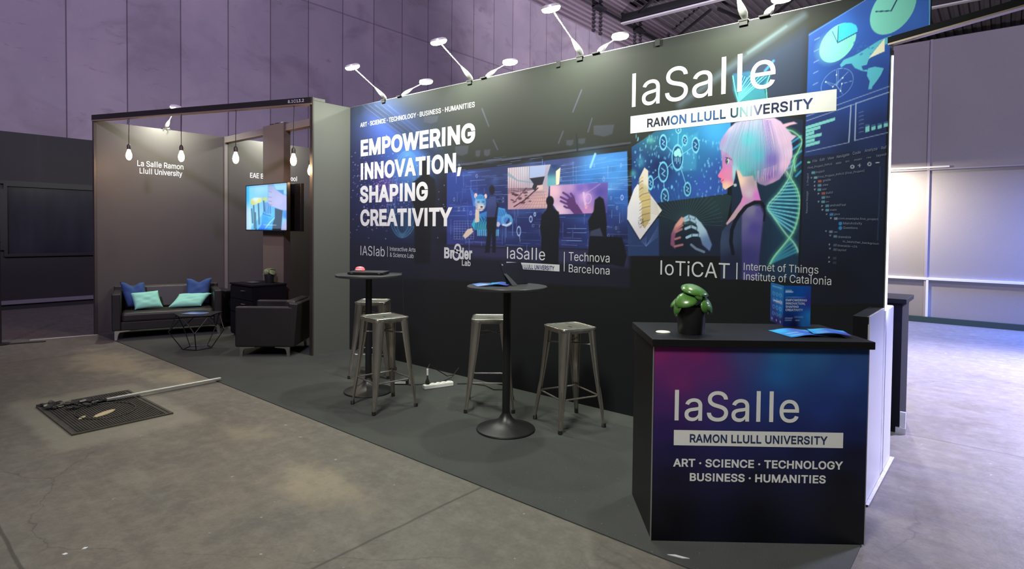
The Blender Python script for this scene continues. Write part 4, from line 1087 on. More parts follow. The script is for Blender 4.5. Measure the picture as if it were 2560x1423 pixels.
flat_text(L, 'SHAPING', 900, 1070, 504.9, 463, 498.5, 457.5, BOLD)
flat_text(L, 'CREATIVITY', 901, 1131, 563, 523.2, 562.4, 519.4, BOLD)
L.build('slogan_lettering', K['letter'], mural)
L = Lettering()
flat_text(L, 'laSalle', 1580, 1938, 266, 183, 219, 128, 0.0)
a, d = mp(1576, 334.4), mp(2092, 222.8)
e, f = mp(1576, 291), mp(2092, 276)
z0 = (a[2] + f[2]) / 2; z1 = (d[2] + e[2]) / 2
L.quad([(a[0], YM - 0.001, z0), (d[0], YM - 0.001, z0), (d[0], YM - 0.001, z1), (a[0], YM - 0.001, z1)])
L.build('logo_lettering', K['letter'], mural)
L = Lettering()
flat_text(L, 'RAMON LLULL UNIVERSITY', 1618, 2032, 318, 297, 270.5, 245, SEMI, 0.002)
L.build('logo_bar_lettering', PRINT_MAT, mural, [(0, (40, 42, 54)), (0.14, (34, 38, 54)), (0.17, (48, 84, 130)), (0.24, (52, 96, 150)), (0.42, (46, 88, 140)), (0.48, (44, 72, 110)), (0.52, (26, 42, 64)), (0.58, (30, 70, 86)), (0.61, (120, 170, 176)), (0.66, (170, 186, 196)), (0.70, (120, 126, 160)), (0.73, (34, 40, 66)), (0.86, (34, 44, 80)), (1, (50, 70, 120))])
L = Lettering()
flat_text(L, 'IASlab', 901.5, 962, 638.5, 615, 641, 616.5, 0.0)
flat_text(L, 'Interactive Arts', 975, 1039, 627.5, 618, 629.5, 618.7, 0.0)
flat_text(L, '& Science Lab', 975, 1034, 642.5, 632.5, 645, 634, 0.0)
flat_text(L, 'Br', 1110.5, 1134, 644, 618.5, 645.5, 619, 0.035)
flat_text(L, 'der', 1148, 1180.5, 646, 619.5, 648, 620, 0.035)
flat_text(L, 'Lab', 1155, 1176.5, 664, 650.5, 665, 650.5, SEMI)
flat_text(L, 'laSalle', 1267.6, 1362.7, 647, 619.5, 650.5, 620.5, 0.0)
flat_text(L, 'Technova', 1422, 1524, 652.5, 631.5, 655.5, 633, 0.0)
flat_text(L, 'Barcelona', 1422, 1524, 681.5, 662.5, 686, 664.5, 0.0)
flat_text(L, 'IoTiCAT', 1651, 1824, 688, 652, 695.5, 657.5, 0.0)
flat_text(L, 'Internet of Things', 1859.5, 2046, 677, 658.7, 682.5, 663, 0.0)
flat_text(L, 'Institute of Catalonia', 1859.5, 2078, 701, 683, 712, 690, 0.0)
for (u, v0, v1) in ((968.8, 616, 642), (1410.6, 629.7, 678.6), (1842, 657, 698.6)):
    p, q = mp(u, v1, 0.0014), mp(u, v0, 0.0014)
    L.quad([(p[0] - 0.004, p[1], p[2]), (p[0] + 0.004, p[1], p[2]), (p[0] + 0.004, p[1], q[2]), (p[0] - 0.004, p[1], q[2])])
a, d = mp(1266, 676), mp(1398.8, 679); e, f = mp(1266, 655), mp(1398.8, 662)
L.quad([(a[0], YM - 0.001, d[2]), (d[0], YM - 0.001, d[2]), (d[0], YM - 0.001, f[2]), (a[0], YM - 0.001, f[2])])
# the linked rings inside the second lab name
def ringq(L, u, v, r, w):
    p = mp(u, v, 0.0016)
    for k in range(20):
        a0, a1 = 2 * math.pi * k / 20, 2 * math.pi * (k + 1) / 20
        L.quad([(p[0] + (r - w) * math.cos(a0), p[1], p[2] + (r - w) * math.sin(a0)), (p[0] + r * math.cos(a0), p[1], p[2] + r * math.sin(a0)), (p[0] + r * math.cos(a1), p[1], p[2] + r * math.sin(a1)), (p[0] + (r - w) * math.cos(a1), p[1], p[2] + (r - w) * math.sin(a1))])
ringq(L, 1144.5, 622, 0.052, 0.024); ringq(L, 1141, 637.5, 0.06, 0.026)
L.build('lab_lettering', K['letter_grey'], mural)
L = Lettering()
flat_text(L, 'RAMON LLULL UNIVERSITY', 1279, 1386, 671, 660.5, 674, 664, SEMI, 0.002)
L.build('logo_bar_lettering', K['letter_navy'], mural)
L = Lettering()
H_ = lambda x, y: (2000 + x * 0.26, 350 + y * 0.26)
def code(s, x0, y0, x1, y1, h=20):
    a, b_ = H_(x0, y0), H_(x1, y1)
    px_text(L, s, a, b_, (a[0], a[1] - h * 0.26), (b_[0], b_[1] - h * 0.26), 0.004)
for args in (('File', 122, 218, 165, 209, 24), ('Edit', 192, 205, 238, 196, 24), ('View', 266, 192, 328, 180, 24), ('Navigate', 355, 176, 475, 150, 26), ('Code', 507, 143, 584, 130, 28), ('Analyze', 622, 118, 745, 96, 28), ('Ref', 782, 92, 832, 82, 28),
             ('First_Project_PrPcll', 76, 280, 308, 240, 20), ('app', 346, 234, 398, 225, 20), ('src', 438, 216, 476, 210, 18), ('main', 522, 203, 596, 190, 20), ('res', 642, 180, 684, 173, 18), ('layout', 735, 164, 832, 146, 24),
             ('Project', 152, 325, 236, 308, 22), ('First_Project_PrPcll [First_Project]', 175, 368, 618, 305, 20), ('gradle', 220, 402, 296, 392, 22), ('.idea', 216, 444, 270, 438, 20), ('app', 214, 484, 256, 478, 18), ('build', 252, 520, 314, 514, 22), ('libs', 250, 560, 290, 556, 20), ('src', 248, 602, 280, 600, 16),
             ('androidTest', 290, 640, 442, 634, 22), ('main', 290, 682, 352, 680, 18), ('java', 328, 724, 382, 722, 20), ('com.example.first_project', 372, 764, 752, 772, 20), ('MainActivity', 416, 812, 598, 814, 22), ('Questions', 416, 854, 554, 858, 22), ('res', 326, 892, 360, 892, 16), ('drawable', 366, 942, 490, 946, 22), ('ic_launcher_backgroun', 414, 984, 758, 1008, 20),
             ('drawable-v24', 362, 1024, 550, 1036, 20), ('layout', 362, 1066, 446, 1070, 20)):
    code(*args)
for s, bl, br in (('1: Project', (66, 440), (66, 320)), ('Resource Manager', (56, 705), (60, 490))):
    a, b_ = H_(*bl), H_(*br)
    px_text(L, s, (a[0] + 4.5, a[1]), (b_[0] + 5, b_[1]), (a[0], a[1]), (b_[0], b_[1]), 0.004)
L.build('code_lettering', K['letter_dim'], mural)

# clips and end trim of the mural wall
b = MB()
for u, v in ((1397, 160), (1645, 103)):
    p = on_y(u, v, YM); b.box((p[0] - 0.02, YM - 0.012, 2.955), (p[0] + 0.02, YM - 0.0005, 3.008))
b.build('top_clip', K['rubber'], mural, smooth=0)
MB().box((MX0, YM + 0.001, 3.0), (MX2, YM + 0.072, 3.004)).build('top_highlight', K['alu'], mural, smooth=0)  # pale strip added for the lamp light catching the wall's top edge
MB().box((MX1, YM + 0.005, 0.0), (MX1 + 0.006, YM + 0.075, 2.70)).build('edge_trim', K['alu'], mural, smooth=0)
led = empty('led_strip', (MX1 + 0.018, YM + 0.03, 0), 0, 'cold white light strip up the end edge of the dark printed wall', 'light strip')
MB().box((-0.012, -0.012, 1.03), (-0.004, 0.004, 2.60)).build('lit_face', K['led'], led, smooth=0)
MB().box((-0.013, -0.014, 2.60), (-0.003, 0.006, 2.63)).build('end_cap', K['alu'], led, smooth=0)
lo = light('led_glow', 'AREA', (0.02, 0.0, 1.8), None, 60, (0.42, 0.46, 1.0), shape='RECTANGLE', size=0.05, size_y=1.6)
lo.parent = led; lo.rotation_euler = (math.radians(90), 0, math.radians(-50))
# ------------------------------------------------------------------ partitions, fascia, pillar
XL = -9.61
t = empty('partition_wall', (XL, 2.44, 0), 0, 'tall taupe partition behind the black sofa, lettered in white with two tenant names', 'partition wall')
b = MB().box((-0.05, 0.02, 0), (0, 1.76, 2.965)); b.build('panel', K['brown_panel'], t, bevel=0.003)
b = MB().box((-0.05, 1.80, 0), (0, 4.6, 2.965)); b.build('panel', K['brown_panel'], t, bevel=0.003)
MB().box((-0.055, 1.758, 0), (0.012, 1.802, 2.97)).build('joint_profile', mat('taupe_profile', (0.14, 0.125, 0.115, 1), 0.4, noise=(3, 0.3, (0.16, 0.145, 0.13, 1))), t, smooth=0)
MB().box((-0.06, -0.005, 0), (0.012, 0.02, 2.99)).build('end_profile', mat('dark_brown_profile', (0.035, 0.028, 0.025, 1), 0.45, noise=(3, 0.3, (0.045, 0.036, 0.032, 1))), t, smooth=0)
def wall_text(s, y0, y1, zb, zt):
    L = Lettering(); x = 0.0015
    L.put(s, (x, y0 - 2.44, zb), (x, y1 - 2.44, zb), (x, y0 - 2.44, zt), (x, y1 - 2.44, zt), 0.002)
    return L.build('lettering', K['sign_white'], t)
wall_text('La Salle Ramon', 2.964, 3.582, 2.388, 2.468); wall_text('Llull University', 2.994, 3.566, 2.282, 2.360)
wall_text('EAE Business School', 4.615, 5.455, 2.345, 2.425)

t = empty('partition_wall', (-6.19, 3.714, 0), 0, 'narrow grey-green partition standing at right angles to the end of the dark printed wall', 'partition wall')
MB().box((-0.05, 0.012, 0), (0, 0.51, 3.0)).build('panel', K['grey_panel'], t, bevel=0.003)
MB().box((-0.056, -0.006, 0), (0.003, 0.012, 3.04)).build('end_profile', MATS['dark_brown_profile'], t, smooth=0)
MB().box((-0.053, 0.012, 3.0), (0.002, 0.16, 3.035)).build('top_bracket', K['grey_panel'], t, bevel=0.002)

t = empty('partition_wall', (-6.19, 4.30, 0), 0, 'unseen taupe partition added behind the dark printed wall to block stray lamp light', 'partition wall')  # out of sight; added so the assumed passage lamps don't shine into the lounge
MB().box((-0.05, 0.0, 0), (0, 2.8, 3.0)).build('panel', K['brown_panel'], t, bevel=0.003)
t = empty('partition_wall', (-6.19, 7.1, 0), 0, 'unseen taupe partition added across the rear of the far bay to block blue light', 'partition wall')  # hidden panel added to stop the assumed blue lamp reaching the lettered partition
MB().box((-3.38, 0.0, 0), (0, 0.05, 3.0)).build('panel', K['brown_panel'], t, bevel=0.003)
A, B_ = Vector((-9.63, 2.435, 0)), Vector((-6.20, 3.708, 0))
d = (B_ - A).normalized(); ln = (B_ - A).length
t = empty('fascia_beam', A, math.atan2(d.y, d.x), 'slim black fascia beam over the lounge opening, carrying a small stand number', 'beam')
MB().box((0, -0.02, 2.965), (ln, 0.02, 3.035)).build('beam', mat('black_fascia', (0.012, 0.010, 0.010, 1), 0.45, noise=(3, 0.3, (0.016, 0.014, 0.013, 1))), t, smooth=0)
MB().box((0, -0.022, 2.952), (ln, 0.05, 2.965)).build('under_profile', mat('bronze_profile', (0.20, 0.15, 0.12, 1), 0.4, metal=0.3, noise=(3, 0.3, (0.24, 0.18, 0.15, 1))), t, smooth=0)
L = Lettering(); L.put('8.1C13.2', (3.33, -0.0212, 2.985), (3.56, -0.0212, 2.985), (3.33, -0.0212, 3.018), (3.56, -0.0212, 3.018), 0.004)
L.build('stand_number', K['letter_grey'], t)

t = empty('rear_beam', (XL, 4.225, 0), 0, 'taupe beam crossing behind the lounge from the taupe partition to the printed wall', 'beam')
MB().box((0.012, -0.03, 2.885), (3.36, 0.06, 2.965)).build('beam', MATS['taupe_profile'], t, smooth=0)
MB().box((0.012, -0.034, 2.868), (3.36, 0.064, 2.885)).build('under_profile', MATS['bronze_profile'], t, smooth=0)
t = empty('pillar', (-8.0, 4.22, 0), 0, 'broad flat taupe pillar panel carrying the lit television', 'pillar')
MB().box((-0.30, -0.045, 0), (0.30, 0.04, 2.985)).build('panel', K['pillar'], t, bevel=0.003)
MB().box((0.301, -0.05, 0), (0.312, 0.045, 2.985)).build('edge_profile', MATS['dark_brown_profile'], t, smooth=0)
b = MB().box((-0.12, -0.035, 2.985), (-0.03, 0.03, 3.0)).box((0.03, -0.035, 2.985), (0.12, 0.03, 3.0)); b.build('top_clip', K['rubber'], t, smooth=0)

# black header bar continuing from the printed wall over the passage
t = empty('header_bar', (-0.56, 4.195, 0), math.atan2(-0.28, 0.60), 'black header bar running off from the end of the printed wall over the passage', 'beam')
MB().box((0.0, -0.012, 2.664), (2.6, 0.03, 2.699)).build('beam', K['matte'], t, smooth=0)
MB().box((0.0, -0.010, 2.652), (2.6, 0.032, 2.664)).build('under_profile', MATS['bronze_profile'], t, smooth=0)  # tan strip: light on the bar's bottom face is put into the colour

# ------------------------------------------------------------------ arm lamps
LAMP_FACE = K['lamp_face']
def arm_lamp(base, head, label, group, power, face_at=None):
    """clamp on the wall top, teardrop housing, thin rod and a flat oval head"""
    base = Vector(base); head = Vector(head) - base
    t = empty('arm_lamp', base, 0, label, 'lamp', group)
    d = head.normalized()
    b = MB().box((-0.035, -0.055, -0.001), (0.035, 0.055, 0.012)).box((-0.03, -0.05 if head.y < 0 else 0.03, -0.03), (0.03, -0.03 if head.y < 0 else 0.05, 0.0))
    b.build('clamp', K['rubber'], t, bevel=0.002)
    up = Vector((0, 0, 1)); s = d.cross(up).normalized(); n = s.cross(d).normalized()
    rings = []
    for q, w in ((0.0, 0.010), (0.02, 0.022), (0.06, 0.029), (0.10, 0.027), (0.15, 0.018), (0.19, 0.009)):
        c = Vector((0, 0, 0.022)) + d * q
        rings.append([c + s * (w * math.cos(a / 14 * 6.2832)) + n * (w * 0.75 * math.sin(a / 14 * 6.2832)) for a in range(14)])
    MB().loft(rings).build('housing', K['lamp_body'], t)
    p0 = Vector((0, 0, 0.022)) + d * 0.18
    MB().tube([p0, head - d * 0.06], 0.006, 8).build('arm', K['rod'], t)
    if head.y > 0 or abs(head.x) > 0.1: b = MB().tube([Vector((0.05, 0, 0.006)), Vector((0.09, 0.02, 0.016)), Vector((0.12, -0.005, 0.004))], 0.004, 6)
    if head.y > 0 or abs(head.x) > 0.1: b.build('cable', K['white_plastic'], t)
    # head: the lit face looks down and towards the lit surface
    fd = (Vector(face_at) - (head + base)).normalized() if face_at is not None else Vector((0, 0.55 if head.y < 0 else 0.2, -1)).normalized()
    side = fd.cross(d).normalized(); fw = side.cross(fd).normalized()
    def oval(a_, b__, off, m=24):
        return [head + fd * off + fw * (a_ * math.cos(k / m * 6.2832)) + side * (b__ * math.sin(k / m * 6.2832)) for k in range(m)]
    hd = MB().loft([oval(0.050, 0.044, -0.022), oval(0.078, 0.068, -0.014), oval(0.084, 0.074, 0.0), oval(0.083, 0.073, 0.003)]).build('head', K['lamp_body'], t)
    MB().loft([oval(0.082, 0.072, 0.003), oval(0.084, 0.074, 0.012), oval(0.078, 0.068, 0.026), oval(0.060, 0.052, 0.036), oval(0.030, 0.026, 0.041)]).build('lit_face', LAMP_FACE, hd)
    l = light('lamp_light', 'AREA', head + fd * 0.045, head + fd * 2, power * 0.33, (0.95, 1.0, 0.84), shape='DISK', size=0.10)
    l.parent = t
    return t
pairs = [(-5.53, -5.25), (-4.14, -3.95), (-2.82, -2.66), (-1.44, -1.30)]
wh = ('nearest the grey-green partition', 'second from the grey-green partition', 'third from the grey-green partition', 'farthest from the grey-green partition')
for (a, c), w in zip(pairs, wh):
    arm_lamp((a, YM + 0.035, 3.0), (a, 3.795, 3.30), 'arm lamp leaning out in front of the printed wall, ' + w, 'lamps along the printed wall', 98, (a, YM, 2.15))
    arm_lamp((c, YM + 0.035, 3.0), (c, 4.62, 3.26), 'arm lamp leaning out behind the printed wall, ' + w, 'lamps along the printed wall', 80)
arm_lamp((XL - 0.025, 3.35, 2.965), (XL + 0.42, 3.33, 3.245), 'white arm lamp on top of the taupe partition above the sofa', 'lamp of the taupe partition', 115, (XL, 3.4, 2.2))
arm_lamp((XL - 0.025, 5.0, 2.965), (XL + 0.44, 5.0, 3.24), 'white arm lamp on the taupe partition, in the bay beyond the pillar', 'lamp of the taupe partition', 115, (XL, 5.0, 2.2))

# ------------------------------------------------------------------ pendant bulbs
def pendant(dz):
    t = empty('pendant_bulb', (0, 0, 0))
    MB().tube([(0.012, 0, dz), (0.010, 0, dz - 0.1), (0.002, 0, dz - 0.17), (0, 0, 0.25), (0, 0, 0.105)], 0.0045, 6).build('cord', K['rubber'], t)
    MB().lathe([(0.008, 0.112), (0.018, 0.10), (0.023, 0.085), (0.023, 0.045), (0.018, 0.04)], 16).build('socket', K['socket'], t)
    MB().lathe([(0.014, 0.045), (0.021, 0.02), (0.034, -0.018), (0.037, -0.048), (0.031, -0.078), (0.016, -0.098), (0.004, -0.103)], 20).build('bulb', K['bulb'], t)
    return t
spots = [((-8.985, 2.673, 2.50), 'glowing pear bulb nearest the front end of the taupe partition'), ((-8.11, 3.0, 2.45), 'glowing pear bulb second from the front end of the taupe partition'),
         ((-7.27, 3.312, 2.40), 'glowing pear bulb hanging in front of the name on the far bay'), ((-6.45, 3.617, 2.35), 'glowing pear bulb hanging beside the narrow grey-green partition'), (tuple(on_y(776, 420, 4.24)), 'glowing pear bulb half hidden by the narrow grey-green partition')]
for i, (p, lb) in enumerate(spots):
    o = pendant((2.953 if i < 4 else 2.87) - p[2])
    o.location = p; tag(o, lb, 'pendant lamp', 'pendant bulbs of the lounge')
    l = light('bulb_light', 'POINT', (0, 0, -0.13), None, 9, (1.0, 0.62, 0.34), shadow_soft_size=0.04)
    l.parent = o

# ------------------------------------------------------------------ televisions
def tv(loc, rz, label, lit):
    t = empty('television', loc, rz, label, 'television')
    w, h = 0.595, 0.335
    MB().box((-w, 0.0, -h), (w, 0.045, h)).build('housing', K['tv_black'], t, bevel=0.006)
    b = MB()
    for lo, hi in (((-w, -0.006, h - 0.012), (w, 0, h)), ((-w, -0.006, -h), (w, 0, -h + 0.016)), ((-w, -0.006, -h), (-w + 0.012, 0, h)), ((w - 0.012, -0.006, -h), (w, 0, h))): b.box(lo, hi)
    b.build('bezel', K['tv_black'], t, smooth=0)
    MB().box((-0.2, 0.045, -0.15), (0.2, 0.075, 0.15)).build('wall_bracket', K['black_metal'], t, smooth=0)
    if lit:
        nx, nz = 150, 86
        X, Z = np.meshgrid(np.linspace(-w + 0.012, w - 0.012, nx), np.linspace(-h + 0.016, h - 0.012, nz))
        U = (X + w) / (2 * w) * 100; V = (h - Z) / (2 * h) * 100 * 1.15
        c = Canvas(U.ravel(), V.ravel(), (90, 180, 245))
        c.poly([(0, 0), (55, 0), (55, 60), (0, 120)], [(10, 20, (110, 200, 255)), (35, 10, (150, 210, 255)), (20, 90, (150, 215, 255)), (45, 40, (120, 190, 250))], 3)
        c.poly([(0, 0), (8, 0), (14, 120), (0, 120)], [(3, 20, (60, 190, 255)), (8, 80, (190, 225, 255))], 4)
        c.poly([(12, 37), (22, 32), (40, 33), (41, 43), (30, 47), (18, 51), (11, 45)], [(15, 44, (206, 200, 50)), (25, 35, (220, 240, 245)), (36, 42, (226, 222, 80))], 3)
        c.poly([(42, 34), (52, 32), (55, 42), (44, 42)], (196, 206, 80), 3)
        for x, y0, y1 in ((20, 52, 108), (32, 48, 98), (24, 70, 112), (45, 42, 66), (15, 60, 95)): c.line([(x, y0), (x + 1, (y0 + y1) / 2), (x + 2, y1)], 3.4, (24, 70, 78), 0.9, 2)
        c.poly([(42, 68), (50, 76), (62, 78), (70, 62), (72, 90), (66, 120), (24, 120), (40, 100)], [(50, 85, (20, 150, 250)), (60, 75, (90, 200, 255)), (40, 108, (10, 110, 240)), (66, 100, (40, 170, 255))], 2)
        for k in range(5): c.line([(45 + k * 4, 46), (45.5 + k * 4, 72)], 1.6, (16, 70, 170), 0.85)
        c.line([(44, 73), (62, 79)], 2, (10, 80, 190), 0.9)
        for k in range(6): c.line([(48 + k * 2, 110 - k * 3), (66 + k, 88 - k)], 1.2, (190, 225, 255), 0.7)
        c.poly([(57, 0), (68, 6), (74, 16), (90, 26), (100, 34), (100, 66), (90, 66), (72, 58), (58, 52), (55, 40), (57, 28), (56, 14)], [(60, 10, (150, 160, 205)), (64, 25, (176, 176, 220)), (80, 45, (190, 186, 236)), (95, 55, (176, 178, 230)), (60, 46, (186, 176, 214))], 2)
        for y in (19, 32, 42, 50): c.line([(57, y), (64, y + 2)], 1.4, (110, 110, 160), 0.8)
        c.poly([(68, 0), (100, 0), (100, 30), (84, 22), (74, 14)], (150, 206, 250), 2); c.poly([(76, 17), (92, 18), (92, 30)], (50, 130, 200), 2)
        c.poly([(72, 60), (90, 66), (88, 90), (86, 120), (65, 120), (67, 96), (72, 84)], (20, 24, 38), 2)
        c.poly([(90, 66), (100, 66), (100, 120), (86, 120)], [(93, 90, (150, 205, 255)), (98, 80, (40, 120, 220)), (98, 100, (190, 170, 210))], 3)
        c.line([(44, 100), (75, 101)], 1.3, (220, 235, 255), 0.8); c.line([(48, 105), (60, 105.5)], 1.0, (220, 235, 255), 0.5)
        P = np.stack([X, np.full_like(X, -0.002), Z], -1)
        grid_mesh('screen', P, np.ones((nz - 1, nx - 1), bool), c.C, TV_SCREEN, t)
        l = light('screen_light', 'AREA', (0, -0.02, 0), None, 5, (0.35, 0.65, 1.0), shape='RECTANGLE', size=1.1, size_y=0.6)
        l.parent = t; l.rotation_euler = (math.radians(90), 0, 0)
    return t
TV_SCREEN = vcol_mat('lit_tv_screen', 0.3, 0.3, 1.0)
tv((-8.045, 4.09, 1.80), 0, 'lit television showing a bright blue laboratory scene, fixed to the taupe pillar', True)
tv((-8.075, 4.345, 1.80), math.radians(180), 'dark television seen from behind, backing onto the taupe pillar', False)

# ------------------------------------------------------------------ lounge furniture
def metal_foot(parent, x, y, dx, dy, h=0.125):
    """flat polished foot: a long top plate and a blade that narrows downwards"""
    a = Vector((x, y, 0)); dv = Vector((dx, dy, 0)).normalized(); s = Vector((-dv.y, dv.x, 0))
    prof = [(0, 0), (0.028, 0), (0.040, h * 0.62), (0.058, h - 0.022), (0.17, h - 0.010), (0.17, h), (0, h)]
    b = MB()
    rings = [[a + dv * (p[0]) + s * w + Vector((0, 0, p[1])) for p in prof] for w in (-0.014, 0.014)]
    b.loft(rings)
    return b.build('leg', K['chrome'], parent, smooth=0)

def sofa(loc, label, L0=1.30, D=0.72):
    t = empty('sofa', loc, math.radians(-18), label, 'sofa')   # local: front +x, length along y
    MB().box((0.08, 0.10, 0.125), (D - 0.015, L0 - 0.10, 0.24)).build('base', K['leather'], t, bevel=0.012, seg=3)
    MB().box((0.20, 0.105, 0.225), (D, L0 - 0.105, 0.362)).build('seat', K['leather'], t, bevel=0.045, seg=4)
    MB().loft([[(0.0, 0.0, 0.125), (0.10, 0.0, 0.125), (0.10, L0, 0.125), (0.0, L0, 0.125)], [(-0.02, 0.0, 0.66), (0.09, 0.0, 0.67), (0.09, L0, 0.67), (-0.02, L0, 0.66)]]).build('back_frame', K['leather'], t, bevel=0.015, seg=3)
    MB().loft([[(0.09, 0.11, 0.36), (0.22, 0.11, 0.36), (0.22, L0 - 0.11, 0.36), (0.09, L0 - 0.11, 0.36)], [(0.06, 0.11, 0.66), (0.145, 0.11, 0.665), (0.145, L0 - 0.11, 0.665), (0.06, L0 - 0.11, 0.66)]]).build('backrest', K['leather'], t, bevel=0.03, seg=4)
    MB().box((0.02, 0, 0.125), (D - 0.01, 0.10, 0.615)).build('armrest', K['leather'], t, bevel=0.018, seg=3)
    MB().box((0.02, L0 - 0.10, 0.125), (D - 0.01, L0, 0.615)).build('armrest', K['leather'], t, bevel=0.018, seg=3)
    for (x, y, dx, dy) in ((D - 0.04, 0.03, 0, 1), (D - 0.04, L0 - 0.03, 0, -1), (0.08, 0.03, 0, 1), (0.08, L0 - 0.03, 0, -1)): metal_foot(t, x, y, dx, dy)
    return t
sofa((-9.551, 2.65, 0.006), 'black leather two-seat sofa with blue and mint cushions, against the taupe partition')

def cushion(name, corners, thick, material, label, group, chop=0.0):
    """corners: top-left, top-right, bottom-right, bottom-left of the cushion as seen from its face"""
    TL, TR, BR, BL = (np.array(c, float) for c in corners)
    TL, TR, BR, BL = (c + np.array((0.03, -0.01, 0.0)) for c in (TL, TR, BR, BL))
    ctr = (TL + TR + BR + BL) / 4
    n = np.cross(TR - BL, TL - BR); n /= np.linalg.norm(n)
    m = 18; b = MB(); fr = []; bk = []
    for j in range(m + 1):
        rf = []; rb = []
        for i in range(m + 1):
            x = -1 + 2 * i / m; y = -1 + 2 * j / m
            px_ = x * (1 - 0.06 * (1 - y * y) * 1.0); py_ = y * (1 - 0.06 * (1 - x * x))
            if chop and y > 0: py_ -= chop * (y ** 2) * max(0, 1 - abs(x) * 1.7)
            a = (px_ + 1) / 2; c_ = (py_ + 1) / 2
            P = (BL * (1 - a) + BR * a) * (1 - c_) + (TL * (1 - a) + TR * a) * c_
            hgt = thick * (max(0, 1 - x ** 4) * max(0, 1 - y ** 4)) ** 0.5
            wr_ = 0.004 * math.sin(5 * x + 7 * y) + 0.003 * math.sin(11 * y - 4 * x)
            hgt += wr_ * (1 - x * x) * (1 - y * y)
            if chop: hgt *= 1 - 0.35 * max(0, 1 - abs(x) * 2.2) * max(0, y)
            rf.append(P - ctr + n * hgt); rb.append(P - ctr - n * hgt)
        fr.append(rf); bk.append(rb)
    edge = lambda i, j: i in (0, m) or j in (0, m)
    bm = b.bm; vf = {}; vb = {}
    for j in range(m + 1):
        for i in range(m + 1):
            vf[i, j] = bm.verts.new(tuple(fr[j][i]))
            vb[i, j] = vf[i, j] if edge(i, j) else bm.verts.new(tuple(bk[j][i]))
    for j in range(m):
        for i in range(m):
            bm.faces.new((vf[i, j], vf[i + 1, j], vf[i + 1, j + 1], vf[i, j + 1]))
            bm.faces.new((vb[i, j + 1], vb[i + 1, j + 1], vb[i + 1, j], vb[i, j]))
    o = b.build(name, material, None, smooth=80)
    o.location = tuple(ctr)
    return tag(o, label, 'cushion', group)
GC = 'cushions on the sofa'
cushion('cushion', [(-9.325, 2.655, 0.74), (-9.235, 2.925, 0.728), (-9.12, 2.955, 0.385), (-9.205, 2.69, 0.385)], 0.075, K['blue_cloth'], 'navy blue dented cushion at the sofa end away from the cabinet', GC, 0.30)
cushion('cushion', [(-9.10, 3.43, 0.76), (-9.00, 3.745, 0.76), (-8.89, 3.63, 0.40), (-8.98, 3.36, 0.40)], 0.075, K['blue_cloth'], 'navy blue dented cushion at the sofa end nearer the black cabinet', GC, 0.28)
cushion('cushion', [(-9.18, 2.735, 0.595), (-9.09, 3.05, 0.615), (-8.955, 3.07, 0.392), (-9.03, 2.745, 0.378)], 0.05, K['mint_cloth'], 'mint green oblong cushion at the sofa end away from the cabinet', GC)
cushion('cushion', [(-9.03, 3.305, 0.55), (-8.90, 3.70, 0.545), (-8.78, 3.50, 0.385), (-8.90, 3.11, 0.388)], 0.05, K['mint_cloth'], 'mint green oblong cushion lying back at the sofa end nearer the black cabinet', GC)

def side_box():
    t = empty('side_table', (-9.27, 4.0, 0.006), 0, 'low dark side table in the gap between the sofa and the black cabinet', 'side table')
    MB().box((-0.26, -0.095, 0.52), (0.30, 0.10, 0.545)).build('table_top', K['black_lam'], t, bevel=0.003)
    MB().box((-0.24, -0.09, 0.0), (0.28, -0.07, 0.52)).box((-0.24, 0.075, 0), (0.28, 0.095, 0.52)).build('side_panel', K['black_lam'], t, smooth=0)
    MB().box((-0.24, -0.07, 0.06), (0.26, 0.075, 0.08)).build('shelf', K['black_lam'], t, smooth=0)
side_box()

def coffee_table():
    t = empty('coffee_table', (-7.60, 2.99, 0.006), 0, 'small black wire-frame coffee table with a faceted base, in front of the sofa', 'coffee table')
    a0 = math.atan2(2.913 - 2.99, -7.451 + 7.60)
    bot = [(0.165 * math.cos(a0 + k * 1.25664), 0.165 * math.sin(a0 + k * 1.25664), 0.008) for k in range(5)]
    mid = [(0.315 * math.cos(a0 + k * 1.25664), 0.315 * math.sin(a0 + k * 1.25664), 0.235) for k in range(5)]
    top = [(0.245 * math.cos(a0 + (k + 0.5) * 1.25664), 0.245 * math.sin(a0 + (k + 0.5) * 1.25664), 0.425) for k in range(5)]
    b = MB().tube(bot, 0.006, 6, closed=True); b.build('base_ring', K['black_metal'], t)
    for k in range(5):
        b = MB().tube([bot[k], mid[k]], 0.006, 6).tube([mid[k], top[k]], 0.006, 6).tube([mid[k], top[k - 1]], 0.006, 6)
        b.build('leg', K['black_metal'], t)
    poly = [(0.285 * math.cos(a0 + (k + 0.5) * 1.25664), 0.285 * math.sin(a0 + (k + 0.5) * 1.25664)) for k in range(5)]
    MB().prism(poly, 0.425, 0.437).build('table_top', K['black_lam'], t, bevel=0.003)
coffee_table()

